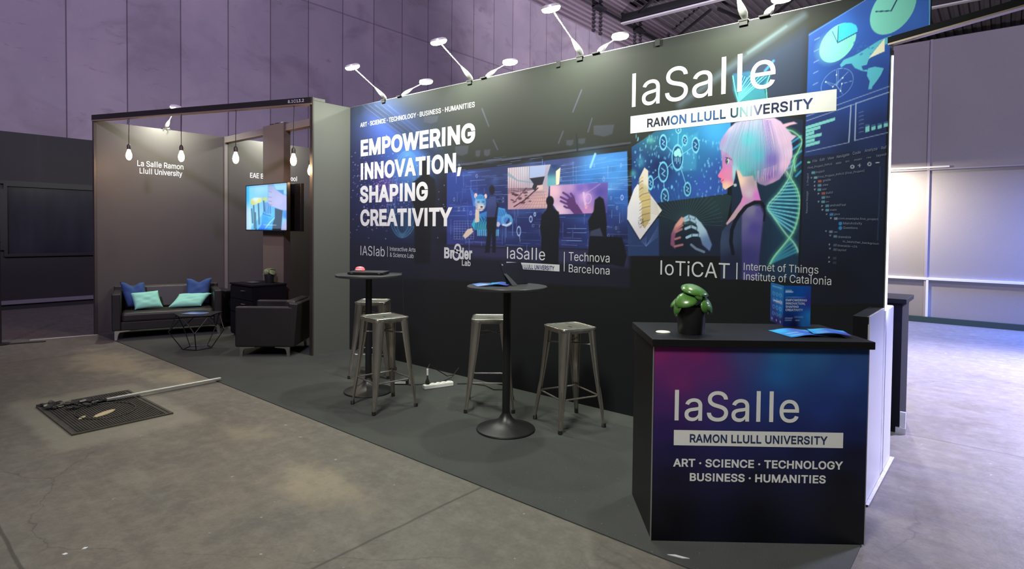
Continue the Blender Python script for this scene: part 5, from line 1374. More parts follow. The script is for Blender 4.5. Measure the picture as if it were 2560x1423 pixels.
def leaflet_flat(name, loc, rz, w, h, label, pal, group=None, wave=0.0, lines=True, n=24):
    """printed leaflet lying down, slightly bowed"""
    X, Y = np.meshgrid(np.linspace(-w / 2, w / 2, n), np.linspace(-h / 2, h / 2, n))
    Z = 0.0015 + wave * (np.sin((X / w + 0.5) * math.pi) ** 2)
    c = Canvas((X / w + 0.5).ravel() * 100, (Y / h + 0.5).ravel() * 100, (30, 60, 140))
    c.poly([(-20, -20), (120, -20), (120, 120), (-20, 120)], pal, 1)
    if lines:
        for k in range(6): c.line([(12, 18 + k * 5), (45, 18 + k * 5)], 2.5, (210, 220, 240), 0.6, 2)
        for k in range(4): c.ell(60 + k * 9, 70, 3, 3, (190, 210, 245), soft=3, alpha=0.7)
    o = empty(name, loc, rz, label, 'leaflet', group)
    grid_mesh('printed_sheet', np.stack([X, Y, Z], -1), np.ones((n - 1, n - 1), bool), c.C, PAPER, o)
    Zb = Z - 0.0012
    grid_mesh('paper_back', np.stack([X, Y, Zb], -1)[:, ::-1], np.ones((n - 1, n - 1), bool), np.full((n * n, 3), 0.16), PAPER, o)
    return o
PAPER = vcol_mat('glossy_leaflet_paper', 0.3, 0.5)
PB = [(10, 20, (40, 140, 210)), (50, 30, (60, 110, 200)), (90, 20, (70, 70, 170)), (20, 80, (60, 170, 225)), (60, 70, (70, 90, 190)), (95, 90, (60, 160, 225))]
PW = [(10, 20, (120, 150, 205)), (50, 40, (170, 190, 225)), (90, 20, (60, 80, 150)), (20, 80, (90, 130, 200)), (60, 75, (80, 110, 190)), (95, 90, (150, 180, 220))]
leaflet_flat('leaflet', (-7.61, 2.97, 0.4435), 0.5, 0.26, 0.17, 'blue leaflet lying on the wire-frame coffee table', PW)
leaflet_flat('leaflet', (-7.99, 3.88, 0.7495), 0.1, 0.21, 0.15, 'grey-blue leaflet lying on the black cabinet', [(10, 20, (70, 76, 100)), (90, 80, (50, 56, 80)), (50, 50, (90, 96, 120))])

def armchair():
    t = empty('armchair', (-6.785, 3.566, 0.006), math.atan2(-0.68, -0.733), 'black leather armchair seen from its side, next to the narrow grey-green partition', 'armchair')
    MB().box((-0.30, -0.28, 0.115), (0.315, 0.28, 0.24)).build('base', K['leather'], t, bevel=0.012, seg=3)
    MB().box((-0.20, -0.275, 0.235), (0.33, 0.275, 0.40)).build('seat', K['leather'], t, bevel=0.04, seg=4)
    for y0, y1 in ((0.28, 0.37), (-0.37, -0.28)):
        MB().box((-0.33, y0, 0.115), (0.33, y1, 0.585)).build('armrest', K['leather'], t, bevel=0.02, seg=3)
    MB().loft([[(-0.345, -0.37, 0.115), (-0.25, -0.37, 0.115), (-0.25, 0.37, 0.115), (-0.345, 0.37, 0.115)], [(-0.385, -0.365, 0.62), (-0.28, -0.365, 0.63), (-0.28, 0.365, 0.63), (-0.385, 0.365, 0.62)]]).build('back_frame', K['leather'], t, bevel=0.015, seg=3)
    MB().loft([[(-0.26, -0.27, 0.38), (-0.13, -0.27, 0.38), (-0.13, 0.27, 0.38), (-0.26, 0.27, 0.38)], [(-0.34, -0.27, 0.645), (-0.22, -0.27, 0.655), (-0.22, 0.27, 0.655), (-0.34, 0.27, 0.645)]]).build('backrest', K['leather'], t, bevel=0.035, seg=4)
    for x, dx in ((0.285, -1), (-0.285, 1)):
        for y in (0.325, -0.325): metal_foot(t, x, y, dx, 0, 0.115)
armchair()

def cabinet():
    t = empty('cabinet', (-7.905, 3.91, 0.006), 0, 'black cabinet with drawers standing in front of the taupe pillar', 'cabinet')
    MB().box((-0.325, -0.225, 0.03), (0.325, 0.235, 0.715)).build('body', K['matte'], t, bevel=0.002)
    MB().box((-0.335, -0.245, 0.715), (0.335, 0.24, 0.737)).build('top', K['matte'], t, bevel=0.002)
    MB().box((-0.30, -0.20, 0.0), (0.30, 0.21, 0.03)).build('plinth', K['black_metal'], t, smooth=0)
    for z0, z1 in ((0.53, 0.70), (0.35, 0.52), (0.05, 0.34)):
        d_ = MB().box((-0.315, -0.242, z0), (0.315, -0.225, z1)).build('drawer', K['matte'], t, bevel=0.002)
        MB().tube([(0.05, -0.242, z1 - 0.05), (0.05, -0.265, z1 - 0.05), (0.13, -0.265, z1 - 0.05), (0.13, -0.242, z1 - 0.05)], 0.005, 6).build('handle', K['chrome'], d_)
cabinet()

def peperomia(loc, rz, s, leaves, label, pot_r, pot_h, pale=False):
    """leaves: (right, up, toward, size, tilt to viewer deg, roll deg, droop direction deg)"""
    t = empty('potted_plant', loc, rz, label, 'plant')
    MB().lathe([(pot_r * 0.86, 0.0), (pot_r * 0.88, 0.004), (pot_r, pot_h - 0.004), (pot_r, pot_h), (pot_r * 0.93, pot_h), (pot_r * 0.90, pot_h - 0.02)], 36).build('pot', K['pot'], t)
    MB().lathe([(pot_r * 0.895, pot_h - 0.022), (pot_r * 0.5, pot_h - 0.012), (0.002, pot_h - 0.010)], 24).build('soil', K['soil'], t)
    for (r, u, f, sz, tilt, roll, az) in leaves:
        b = MB(); rings = []
        m = 20
        base = Vector((r, -f, u))
        Rm = Matrix.Rotation(math.radians(roll), 4, 'X') @ Matrix.Rotation(math.radians(az), 4, 'Z') @ Matrix.Rotation(math.radians(tilt), 4, 'Y')
        nr = 5
        top = []
        for k in range(nr + 1):
            q = k / nr; ring = []
            for i in range(m):
                a = 2 * math.pi * i / m
                rad = sz * q * (1 + 0.16 * max(0, math.cos(a)) ** 6) * (1.0 - 0.12 * max(0, -math.cos(a)) ** 3)
                x, y = rad * math.cos(a) * 1.08, rad * math.sin(a)
                z = -0.30 * sz * q * q * q + 0.05 * sz * abs(y / sz) - 0.10 * sz * (x / sz) ** 2 * (1 if x > 0 else 0.3)
                ring.append(base + Rm.to_3x3() @ Vector((x, y, z)))
            rings.append(ring)
        bm = b.bm
        c0 = bm.verts.new(rings[0][0]); prev = None
        for ring in rings[1:]:
            vs = [bm.verts.new(p) for p in ring]
            for i in range(m):
                j = (i + 1) % m
                if prev is None: bm.faces.new((c0, vs[i], vs[j]))
                else: bm.faces.new((prev[i], vs[i], vs[j], prev[j]))
            prev = vs
        o = b.build('leaf', K['leaf_pale'] if pale else K['leaf'], t, smooth=80)
        so = o.modifiers.new('thickness', 'SOLIDIFY'); so.thickness = 0.0012 * s
        st = MB().tube([Vector((r * 0.15, -f * 0.15, pot_h - 0.015)), Vector((r * 0.45, -f * 0.45, pot_h + (u - pot_h) * 0.55)), base - Rm.to_3x3() @ Vector((0, 0, 0.002))], 0.0022 * s, 6)
        st.build('stem', K['stem'], t)
    return t
yaw = math.atan2(AX_R[1], AX_R[0])
peperomia((-1.204, 2.848, 0.9908), yaw, 1.0, [
    (0.010, 0.236, 0.010, 0.066, 8, 20, -8), (-0.040, 0.186, 0.055, 0.052, 14, 34, 200), (-0.088, 0.140, 0.030, 0.044, 72, 16, 182), (0.080, 0.158, 0.030, 0.050, 46, 30, -14),
    (-0.010, 0.170, -0.060, 0.048, 24, -8, 100), (0.045, 0.200, -0.020, 0.046, 24, 22, 24), (0.018, 0.200, 0.060, 0.022, 20, 40, -60), (-0.062, 0.176, -0.010, 0.050, 34, 18, 165),
    (0.060, 0.142, 0.060, 0.036, 50, 34, -45)], 'large glossy round-leaved plant in a black pot on the front counter', 0.074, 0.137)
peperomia((-7.83, 4.03, 0.743), yaw, 0.9, [
    (0.0, 0.19, 0.01, 0.05, 10, 25, 0), (-0.05, 0.15, 0.03, 0.045, 30, 35, 190), (0.055, 0.16, 0.03, 0.045, 30, 30, -20), (-0.02, 0.16, 0.06, 0.04, 35, 40, -90), (0.03, 0.20, -0.03, 0.04, 20, 10, 60),
    (-0.06, 0.18, -0.02, 0.035, 40, 0, 170), (0.07, 0.13, 0.0, 0.035, 60, 0, 0)], 'small pale-leaved plant in a black pot on the cabinet by the pillar', 0.066, 0.125, True)
# second bay beyond the pillar: the rounded back of one more seat
def far_seat():
    t = empty('tub_chair', (-8.25, 5.6, 0.006), 0.3, 'dim grey tub chair in the bay beyond the pillar', 'armchair')
    m = mat('grey_tub_fabric', (0.12, 0.115, 0.12, 1), 0.85, noise=(20, 0.3, (0.15, 0.145, 0.15, 1)), bump=0.1, bscale=200)
    a = [math.radians(200 + k * 14) for k in range(11)]
    outer = [(0.36 * math.cos(q), 0.34 * math.sin(q)) for q in a]; inner = [(0.27 * math.cos(q), 0.25 * math.sin(q)) for q in a[::-1]]
    MB().prism(outer + inner, 0.12, 0.74).build('backrest', m, t, bevel=0.03, seg=3)
    MB().lathe([(0.25, 0.14), (0.27, 0.18), (0.27, 0.40), (0.24, 0.43), (0.02, 0.44)], 28).build('seat', m, t)
    for sx, sy in ((0.2, 0.2), (-0.2, 0.2), (0.2, -0.2), (-0.2, -0.2)):
        MB().lathe([(0.012, 0), (0.018, 0.14)], 10, (sx, sy, 0)).build('leg', K['black_metal'], t)
far_seat()
# ------------------------------------------------------------------ stools and high tables
def make_stool():
    t = empty('bar_stool', (0, 0, 0))
    ring = lambda h, r, z: rounded_square(h, r, z)
    MB().loft([ring(0.149, 0.035, 0.722), ring(0.155, 0.038, 0.738), ring(0.158, 0.038, 0.750), ring(0.155, 0.036, 0.757), ring(0.146, 0.034, 0.756)], cap=False).build('seat_rim', K['gun'], t, smooth=40)
    MB().tube(rounded_square(0.1545, 0.037, 0.756), 0.0042, 8, closed=True).build('rolled_edge', K['rim'], t, smooth=60)
    b = MB().loft([ring(0.149, 0.034, 0.757), ring(0.143, 0.033, 0.753), ring(0.135, 0.031, 0.7515), ring(0.05, 0.02, 0.7512)], cap=False)
    vs = [b.bm.verts.new((x, y, 0.7512)) for x, y in ((-0.03, -0.011), (0.03, -0.011), (0.03, 0.011), (-0.03, 0.011))]
    # flat field between the inner ring and the hand slot
    inner = rounded_square(0.05, 0.02, 0.7512)
    b.bm.verts.ensure_lookup_table()
    bm = b.bm
    n = len(inner); iv = bm.verts[3 * n:4 * n]
    for i in range(n):
        j = (i + 1) % n
        q = lambda p: min(range(4), key=lambda k: (vs[k].co - p.co).length)
        a_, c_ = q(iv[i]), q(iv[j])
        if a_ == c_: bm.faces.new((iv[i], iv[j], vs[a_]))
        else: bm.faces.new((iv[i], iv[j], vs[c_], vs[a_]))
    seat = b.build('seat', K['gun_seat'], t, smooth=40)
    MB().box((-0.031, -0.012, 0.742), (0.031, 0.012, 0.7495)).build('hand_slot', K['rubber'], seat, smooth=0)
    levels = ((0.738, 0.128, 0.104), (0.60, 0.138, 0.092), (0.42, 0.153, 0.074), (0.26, 0.168, 0.056), (0.12, 0.184, 0.040), (0.0, 0.197, 0.034))
    for k in range(4):
        ang = math.radians(45 + 90 * k)
        o_ = Vector((math.cos(ang), math.sin(ang), 0)); s_ = Vector((-math.sin(ang), math.cos(ang), 0))
        rings = []
        for z, h, w in levels:
            c = o_ * (h * 1.41421) + Vector((0, 0, z))
            outer = []; inn = []
            for i in range(9):
                a = math.radians(-90 + 180 * i / 8)
                dpt = w * 0.42
                outer.append(c + s_ * (w / 2 * math.sin(a)) + o_ * (dpt * math.cos(a) - dpt * 0.6))
                inn.append(c + s_ * ((w / 2 - 0.003) * math.sin(a)) + o_ * ((dpt - 0.003) * math.cos(a) - dpt * 0.6 - 0.0005))
            rings.append(outer + inn[::-1])
        b = MB().loft(rings)
        # pressed rib down the lower leg
        z0, z1 = 0.30, 0.10
        p = []
        for z in (0.30, 0.24, 0.18, 0.12, 0.09):
            h = np.interp(z, [l[0] for l in levels][::-1], [l[1] for l in levels][::-1]); w = np.interp(z, [l[0] for l in levels][::-1], [l[2] for l in levels][::-1])
            p.append(o_ * (h * 1.41421 + w * 0.42 * 0.4) + Vector((0, 0, z)))
        b.tube(p, [0.003, 0.007, 0.008, 0.007, 0.003], 8)
        leg = b.build('leg', K['gun'], t, smooth=40)
        c = o_ * (0.197 * 1.41421 - 0.004)
        MB().lathe([(0.014, 0.0), (0.017, 0.004), (0.0165, 0.03)], 12, (c.x, c.y, -0.004)).build('rubber_foot', K['rubber'], leg)
    cz = 0.235; h = 0.168
    for k in range(4):
        a0, a1 = math.radians(45 + 90 * k), math.radians(135 + 90 * k)
        p = Vector((math.cos(a0), math.sin(a0), 0)) * (h * 1.41421); q = Vector((math.cos(a1), math.sin(a1), 0)) * (h * 1.41421)
        dz = Vector((0, 0, cz)); e = (q - p) * 0.10
        MB().tube([p + dz + Vector((0, 0, 0.012)), p + e + dz, q - e + dz, q + dz + Vector((0, 0, 0.012))], 0.0065, 8).build('stretcher', K['gun'], t)
    for k in range(2):
        a0 = math.radians(45 + 90 * k); p = Vector((math.cos(a0), math.sin(a0), 0)) * (0.132 * 1.41421)
        MB().tube([p + Vector((0, 0, 0.625)), Vector((0, 0, 0.63 + 0.012 * k)), -p + Vector((0, 0, 0.625))], 0.006, 8).build('cross_brace', K['gun'], t)
    return t
s0 = make_stool()
GS = 'metal bar stools'
for i, (x, y, a, lb) in enumerate(((-3.995, 3.07, -9.5, 'raw steel bar stool standing in front of the table that holds the laptop'), (-4.95, 3.66, 41, 'raw steel bar stool tucked behind the table that holds the laptop'),
                                   (-3.315, 3.66, 41, 'raw steel bar stool partly hidden by the pole of the tablet table'), (-2.56, 3.745, -23.7, 'raw steel bar stool standing free between the tablet table and the front counter'))):
    o = s0 if i == 0 else copy_tree(s0)
    o.location = (x, y, 0.010); o.rotation_euler = (0, 0, math.radians(a)); tag(o, lb, 'bar stool', GS)

def high_table(x, y, label):
    t = empty('high_table', (x, y, 0.006), 0, label, 'table', 'high round tables')
    MB().lathe([(0.218, 0.0), (0.222, 0.006), (0.218, 0.014), (0.18, 0.026), (0.13, 0.040), (0.085, 0.060), (0.055, 0.085), (0.036, 0.115), (0.031, 0.13)], 48).build('base', K['black_metal'], t)
    MB().lathe([(0.029, 0.12), (0.029, 1.062)], 28).build('pole', K['black_metal'], t)
    MB().lathe([(0.10, 1.052), (0.11, 1.06)], 28).build('mounting_plate', K['black_metal'], t)
    MB().lathe([(0.292, 1.061), (0.30, 1.065), (0.30, 1.080), (0.297, 1.084), (0.0015, 1.084)], 64).build('table_top', K['table_top'], t)
    return t
K['table_top'] = mat('black_table_laminate', (0.030, 0.030, 0.032, 1), 0.38, noise=(30, 0.3, (0.038, 0.038, 0.040, 1)))
high_table(-4.45, 3.24, 'black round high table holding the closed laptop and red mouse')
high_table(-2.83, 3.305, 'black round high table holding the upright tablet and leaflets')
TZ = 1.0905

def laptop():
    t = empty('laptop', (-4.46, 3.25, TZ), math.radians(37), 'closed black laptop lying on the far high table', 'laptop')
    MB().box((-0.165, -0.115, 0.004), (0.165, 0.115, 0.018)).build('base', K['tv_black'], t, bevel=0.003)
    MB().box((-0.165, -0.115, 0.0185), (0.165, 0.115, 0.026)).build('lid', mat('black_laptop_lid', (0.03, 0.03, 0.033, 1), 0.35, noise=(6, 0.3, (0.04, 0.04, 0.044, 1))), t, bevel=0.003)
    b = MB().box((-0.135, -0.118, 0.010), (-0.115, -0.113, 0.024)).box((0.115, -0.118, 0.010), (0.135, -0.113, 0.024)); b.build('hinge', K['chrome'], t, smooth=0)
    b = MB()
    for sx in (-0.14, 0.14):
        for sy in (-0.09, 0.09): b.box((sx - 0.01, sy - 0.01, 0), (sx + 0.01, sy + 0.01, 0.004))
    b.build('foot', K['rubber'], t, smooth=0)
laptop()
def red_mouse():
    t = empty('computer_mouse', (-4.53, 3.20, TZ + 0.0265), math.radians(37), 'red and white computer mouse resting on the closed laptop', 'mouse')
    b = MB().lathe([(0.028, 0), (0.034, 0.006), (0.034, 0.014), (0.028, 0.028), (0.015, 0.035), (0.002, 0.037)], 20)
    for v in b.bm.verts: v.co.x *= 1.35; v.co.z *= 1.15
    b.build('shell', K['red'], t)
    MB().box((-0.030, -0.036, 0.008), (0.030, -0.0325, 0.018)).build('side_band', K['white_plastic'], t, bevel=0.002)
red_mouse()
tag(MB().tube([(-4.42, 3.42, TZ + 0.008), (-4.30, 3.50, TZ + 0.006), (-4.236, 3.446, TZ - 0.002), (-4.228, 3.452, TZ - 0.06), (-4.225, 3.46, 0.80), (-4.232, 3.48, 0.55), (-4.22, 3.50, 0.30), (-4.22, 3.56, 0.06), (-4.28, 3.62, 0.014), (-4.36, 3.64, 0.013)], 0.0035, 6).build('laptop_cable', K['rubber']),
    'thin black cable hanging from the laptop table edge down to the floor', 'cable')

def tablet():
    t = empty('tablet', (-2.915, 3.475, TZ), 0, 'black tablet in a folding case standing on the near high table', 'tablet')
    t.location = (-2.842, 3.316, TZ)
    ex = Vector((math.cos(yaw + math.radians(44)), math.sin(yaw + math.radians(44)), 0)); ny = Vector((-ex.y, ex.x, 0))
    lean = math.radians(27)
    ez = Vector((0, 0, 1)) * math.cos(lean) + ny * math.sin(lean); en = ex.cross(ez)
    m2 = mat('navy_black_case', (0.005, 0.006, 0.011, 1), 0.45, spec=0.2, noise=(20, 0.3, (0.007, 0.008, 0.013, 1)))
    sk = Matrix.Identity(4)
    for i in range(3): sk[i][0] = ex[i]; sk[i][1] = -en[i]; sk[i][2] = ez[i]
    w, h = 0.225, 0.185
    MB().box((0, -0.004, 0.002), (w, 0.004, h), sk).build('case', m2, t, bevel=0.003)
    MB().box((0.006, 0.004, 0.008), (w - 0.006, 0.0062, h - 0.006), sk).build('screen', K['tv_black'], t, smooth=0)
    P = lambda x, z, o: sk @ Vector((x, -0.004 - o, z))
    b = MB().loft([[P(0.0, 0.095, 0.0005), P(0.03, 0.095, 0.0005), P(0.03, 0.092, 0.003), P(0.0, 0.092, 0.003)],
                   [P(0.0, 0.004, 0.0) - ny * 0.055, P(0.055, 0.004, 0.0) - ny * 0.055, P(0.055, 0.002, 0.003) - ny * 0.055, P(0.0, 0.002, 0.003) - ny * 0.055]])
    b.build('stand_flap', mat('grey_case_flap', (0.025, 0.024, 0.030, 1), 0.5, spec=0.3, noise=(10, 0.3, (0.03, 0.03, 0.036, 1))), t, smooth=0)
    l = MB().lathe([(0.007, 0), (0.007, 0.0015), (0.002, 0.002)], 14).build('camera_lens', K['chrome'], t)
    l.matrix_local = sk @ Matrix.Translation((0.018, -0.0042, h - 0.018)) @ Matrix.Rotation(math.radians(90), 4, 'X')
tablet()
GL = 'leaflets on the near high table'
leaflet_flat('leaflet', (-2.985, 3.22, TZ), yaw + 0.25, 0.15, 0.21, 'pale blue leaflet near the rim of the tablet table', PW, GL, 0.006)
leaflet_flat('leaflet', (-2.90, 3.30, TZ + 0.0075), yaw - 0.15, 0.15, 0.21, 'violet-blue leaflet partly under the tablet on the high table', PB, GL, 0.008)

# power strip and leads
def power_strip():
    a, b_ = Vector((-4.09, 3.62, 0)), Vector((-4.02, 3.90, 0))
    t = empty('power_strip', (-4.075, 3.765, 0.006), math.atan2(0.26, 0.09), 'white power strip with one black plug, on the carpet by the printed wall', 'power strip')
    MB().box((-0.15, -0.026, 0), (0.15, 0.026, 0.042)).build('body', K['white_plastic'], t, bevel=0.008, seg=3)
    for k in range(5):
        x = -0.11 + k * 0.055
        MB().lathe([(0.022, 0.040), (0.022, 0.046), (0.018, 0.046), (0.016, 0.040)], 18, (x, 0, 0)).build('socket', K['white_plastic'], t)
    MB().lathe([(0.02, 0.046), (0.02, 0.07), (0.008, 0.10), (0.005, 0.13)], 14, (-0.11, 0, 0)).build('plug', K['rubber'], t)
    MB().lathe([(0.009, 0.13), (0.009, 0.19)], 10, (-0.11, 0, 0)).build('cable_tag', K['white_plastic'], t)
power_strip()
tag(MB().tube([(-4.12, 3.66, 0.19), (-4.125, 3.70, 0.23), (-4.14, 3.80, 0.16), (-4.20, 4.0, 0.05), (-4.30, 4.19, 0.012)], 0.004, 6).build('plug_lead', K['rubber']), 'black lead rising from the plugged socket towards the printed wall', 'cable')
tag(MB().tube([(-4.02, 3.96, 0.014), (-3.93, 4.06, 0.012), (-3.78, 4.10, 0.012), (-3.62, 4.05, 0.012), (-3.5, 4.12, 0.02)], 0.005, 6).build('supply_lead', K['rubber']), 'black supply lead running from the end of the power strip along the printed wall', 'cable')
tag(MB().tube([(-4.34, 3.62, 0.013), (-4.27, 3.70, 0.012), (-4.22, 3.84, 0.013), (-4.18, 3.90, 0.012), (-4.19, 4.05, 0.03), (-4.24, 4.20, 0.09)], 0.004, 6).build('adapter_lead', K['rubber']), 'black lead looping from the adapter over the carpet to the printed wall', 'cable')
t = empty('power_adapter', (-4.43, 3.60, 0.006), math.radians(40), 'black power adapter with a white rating sticker, behind the steel stool', 'adapter')
MB().box((-0.075, -0.03, 0), (0.075, 0.03, 0.045)).build('body', K['rubber'], t, bevel=0.006)
MB().box((-0.055, -0.0312, 0.012), (0.055, -0.0302, 0.036)).build('sticker', K['white_plastic'], t, smooth=0)

# ------------------------------------------------------------------ front counter
CF = Vector((-1.27, 2.576, 0.0065)); CD = Vector((0.794, 0.642, 0)).normalized(); CB = Vector((-CD.y, CD.x, 0))
crz = math.atan2(CD.y, CD.x); CWD, CDP, CH = 1.021, 0.50, 0.947
t = empty('counter', CF, crz, 'front reception counter with a magenta to navy printed face and black top', 'counter')
MB().box((0, 0.004, 0.0), (CWD, CDP, CH)).build('body', K['black_lam'], t, smooth=0)
MB().box((-0.012, -0.014, CH), (CWD + 0.022, CDP + 0.012, CH + 0.037)).build('counter_top', K['black_lam'], t, bevel=0.003)
MB().box((-0.004, -0.001, 0.0), (0.0, 0.010, CH)).box((CWD - 0.002, -0.001, 0), (CWD + 0.002, 0.01, CH)).build('edge_profile', K['alu'], t, smooth=0)
nx, nz = 150, 140
X, Z = np.meshgrid(np.linspace(0.002, CWD - 0.002, nx), np.linspace(0.001, CH - 0.001, nz))
c = Canvas((X / CWD * 100).ravel(), ((1 - Z / CH) * 100).ravel(), (10, 11, 20))
pal = [(0, 2, (140, 42, 112)), (20, 3, (126, 40, 108)), (12, 18, (118, 44, 112)), (28, 12, (104, 48, 116)), (45, 4, (70, 76, 136)), (60, 4, (44, 112, 170)), (58, 14, (38, 104, 176)), (75, 5, (50, 100, 160)), (97, 4, (50, 80, 140)), (90, 15, (44, 80, 156)), (5, 30, (78, 40, 108)), (30, 28, (70, 52, 124)), (55, 28, (38, 66, 140)), (80, 30, (40, 62, 138)), (98, 30, (34, 56, 118)),
       (5, 42, (46, 32, 92)), (35, 42, (42, 42, 108)), (65, 42, (32, 44, 108)), (95, 42, (28, 38, 92)), (10, 54, (30, 26, 74)), (40, 54, (32, 32, 86)), (70, 54, (22, 26, 66)), (95, 54, (16, 20, 46)), (10, 68, (18, 18, 42)), (50, 68, (16, 18, 42)), (90, 68, (10, 12, 24)), (10, 85, (9, 10, 19)), (50, 85, (8, 10, 19)), (90, 85, (7, 8, 15)), (50, 99, (7, 8, 14)), (5, 99, (7, 8, 14)), (95, 99, (7, 8, 14))]
c.poly([(-20, -20), (120, -20), (120, 120), (-20, 120)], pal, 1)
grid_mesh('printed_face', np.stack([X, np.zeros_like(X), Z], -1), np.ones((nz - 1, nx - 1), bool), c.C, vcol_mat('counter_print', 0.35, 0.4), t)
NRM = CD.cross(Vector((0, 0, 1))); NRM = np.array(NRM)
def on_front(u, v):
    d_ = ray(u, v); q = np.array(CF) - EYEP
    p = EYEP + d_ * ((q @ NRM) / (d_ @ NRM))
    r_ = p - np.array(CF)
    return np.array((r_ @ np.array(CD), 0.0, p[2]))
def ctext(L, s, u0, vb0, vt0, u1, vb1, vt1, w, lift=0.0014):
    a, b_ = on_front(u0, vb0), on_front(u1, vb1); c_, d_ = on_front(u0, vt0), on_front(u1, vt1)
    z0, z1 = (a[2] + b_[2]) / 2, (c_[2] + d_[2]) / 2
    L.put(s, (a[0], -lift, z0), (b_[0], -lift, z0), (a[0], -lift, z1), (b_[0], -lift, z1), w)
L = Lettering()
ctext(L, 'laSalle', 1686, 1054.5, 981, 1996.5, 1058.5, 985, 0.004)
a, d_ = on_front(1684, 1116), on_front(2107, 1124.5); e, f = on_front(1684, 1078), on_front(2107, 1086)
z0, z1 = (a[2] + d_[2]) / 2, (e[2] + f[2]) / 2
L.quad([(a[0], -0.001, z0), (d_[0], -0.001, z0), (d_[0], -0.001, z1), (a[0], -0.001, z1)])
ctext(L, DOT.join(('ART', 'SCIENCE', 'TECHNOLOGY')), 1682.5, 1169.8, 1150.5, 2107, 1176, 1156.5, SEMI + 0.006)
ctext(L, DOT.join(('BUSINESS', 'HUMANITIES')), 1724, 1205, 1186, 2063.6, 1211.5, 1192, SEMI + 0.006)
L.build('printed_lettering', K['letter'], t)
L = Lettering(); ctext(L, 'RAMON LLULL UNIVERSITY', 1724, 1109, 1089, 2068, 1113.5, 1094, SEMI, 0.002)
L.build('logo_bar_lettering', K['letter_navy'], t)
CT = CH + 0.0438

# raised white-sided ledge closing the counter at the passage
t = empty('ledge_panel', (-0.60, 3.70, 0.0065), 0, 'low white-sided panel with a black capping, joining the counter to the printed wall', 'panel')
MB().box((-0.02, 0.0, 0), (0.048, 0.505, 1.0)).build('core', K['white_lam'], t, smooth=0)
MB().box((-0.028, -0.012, 0.915), (0.044, 0.51, 1.045)).build('capping', K['black_lam'], t, bevel=0.002)
MB().box((0.0481, 0.0, 0.0), (0.0525, 0.505, 1.045)).build('white_facing', K['white_lam'], t, smooth=0)
t = empty('ledge_panel', (-0.60, 4.31, 0.0), 0, 'white panel on the passage side, just past the end of the printed wall', 'panel')
MB().box((-0.30, 0.0, 0), (0.048, 0.30, 1.02)).build('core', K['white_lam'], t, smooth=0)
MB().box((0.048, 0.0, 0.0), (0.0525, 0.30, 1.025)).build('white_facing', K['white_lam'], t, smooth=0)
MB().box((-0.30, 0.0, 1.02), (0.05, 0.30, 1.03)).build('capping', K['white_lam'], t, smooth=0)
tag(MB().prism([(-0.546, 3.70), (-0.53, 3.70), (-0.522, 4.62), (-0.546, 4.62)], 0.0065, 0.010).build('foil_edge', mat('crinkled_clear_foil', (0.5, 0.5, 0.55, 1), 0.25, noise=(60, 0.3, (0.7, 0.7, 0.75, 1)), bump=0.8, bscale=70), smooth=0), 'crinkled pale foil strip along the foot of the white panels', 'foil')

# things on the counter
t = empty('cable_grommet', (-1.317, 2.766, CT), 0, 'round white grommet cap on the counter top beside the plant pot', 'cap')
MB().lathe([(0.036, 0), (0.037, 0.002), (0.034, 0.005), (0.028, 0.0055), (0.026, 0.004), (0.001, 0.004)], 28).build('cap', K['white_plastic'], t)

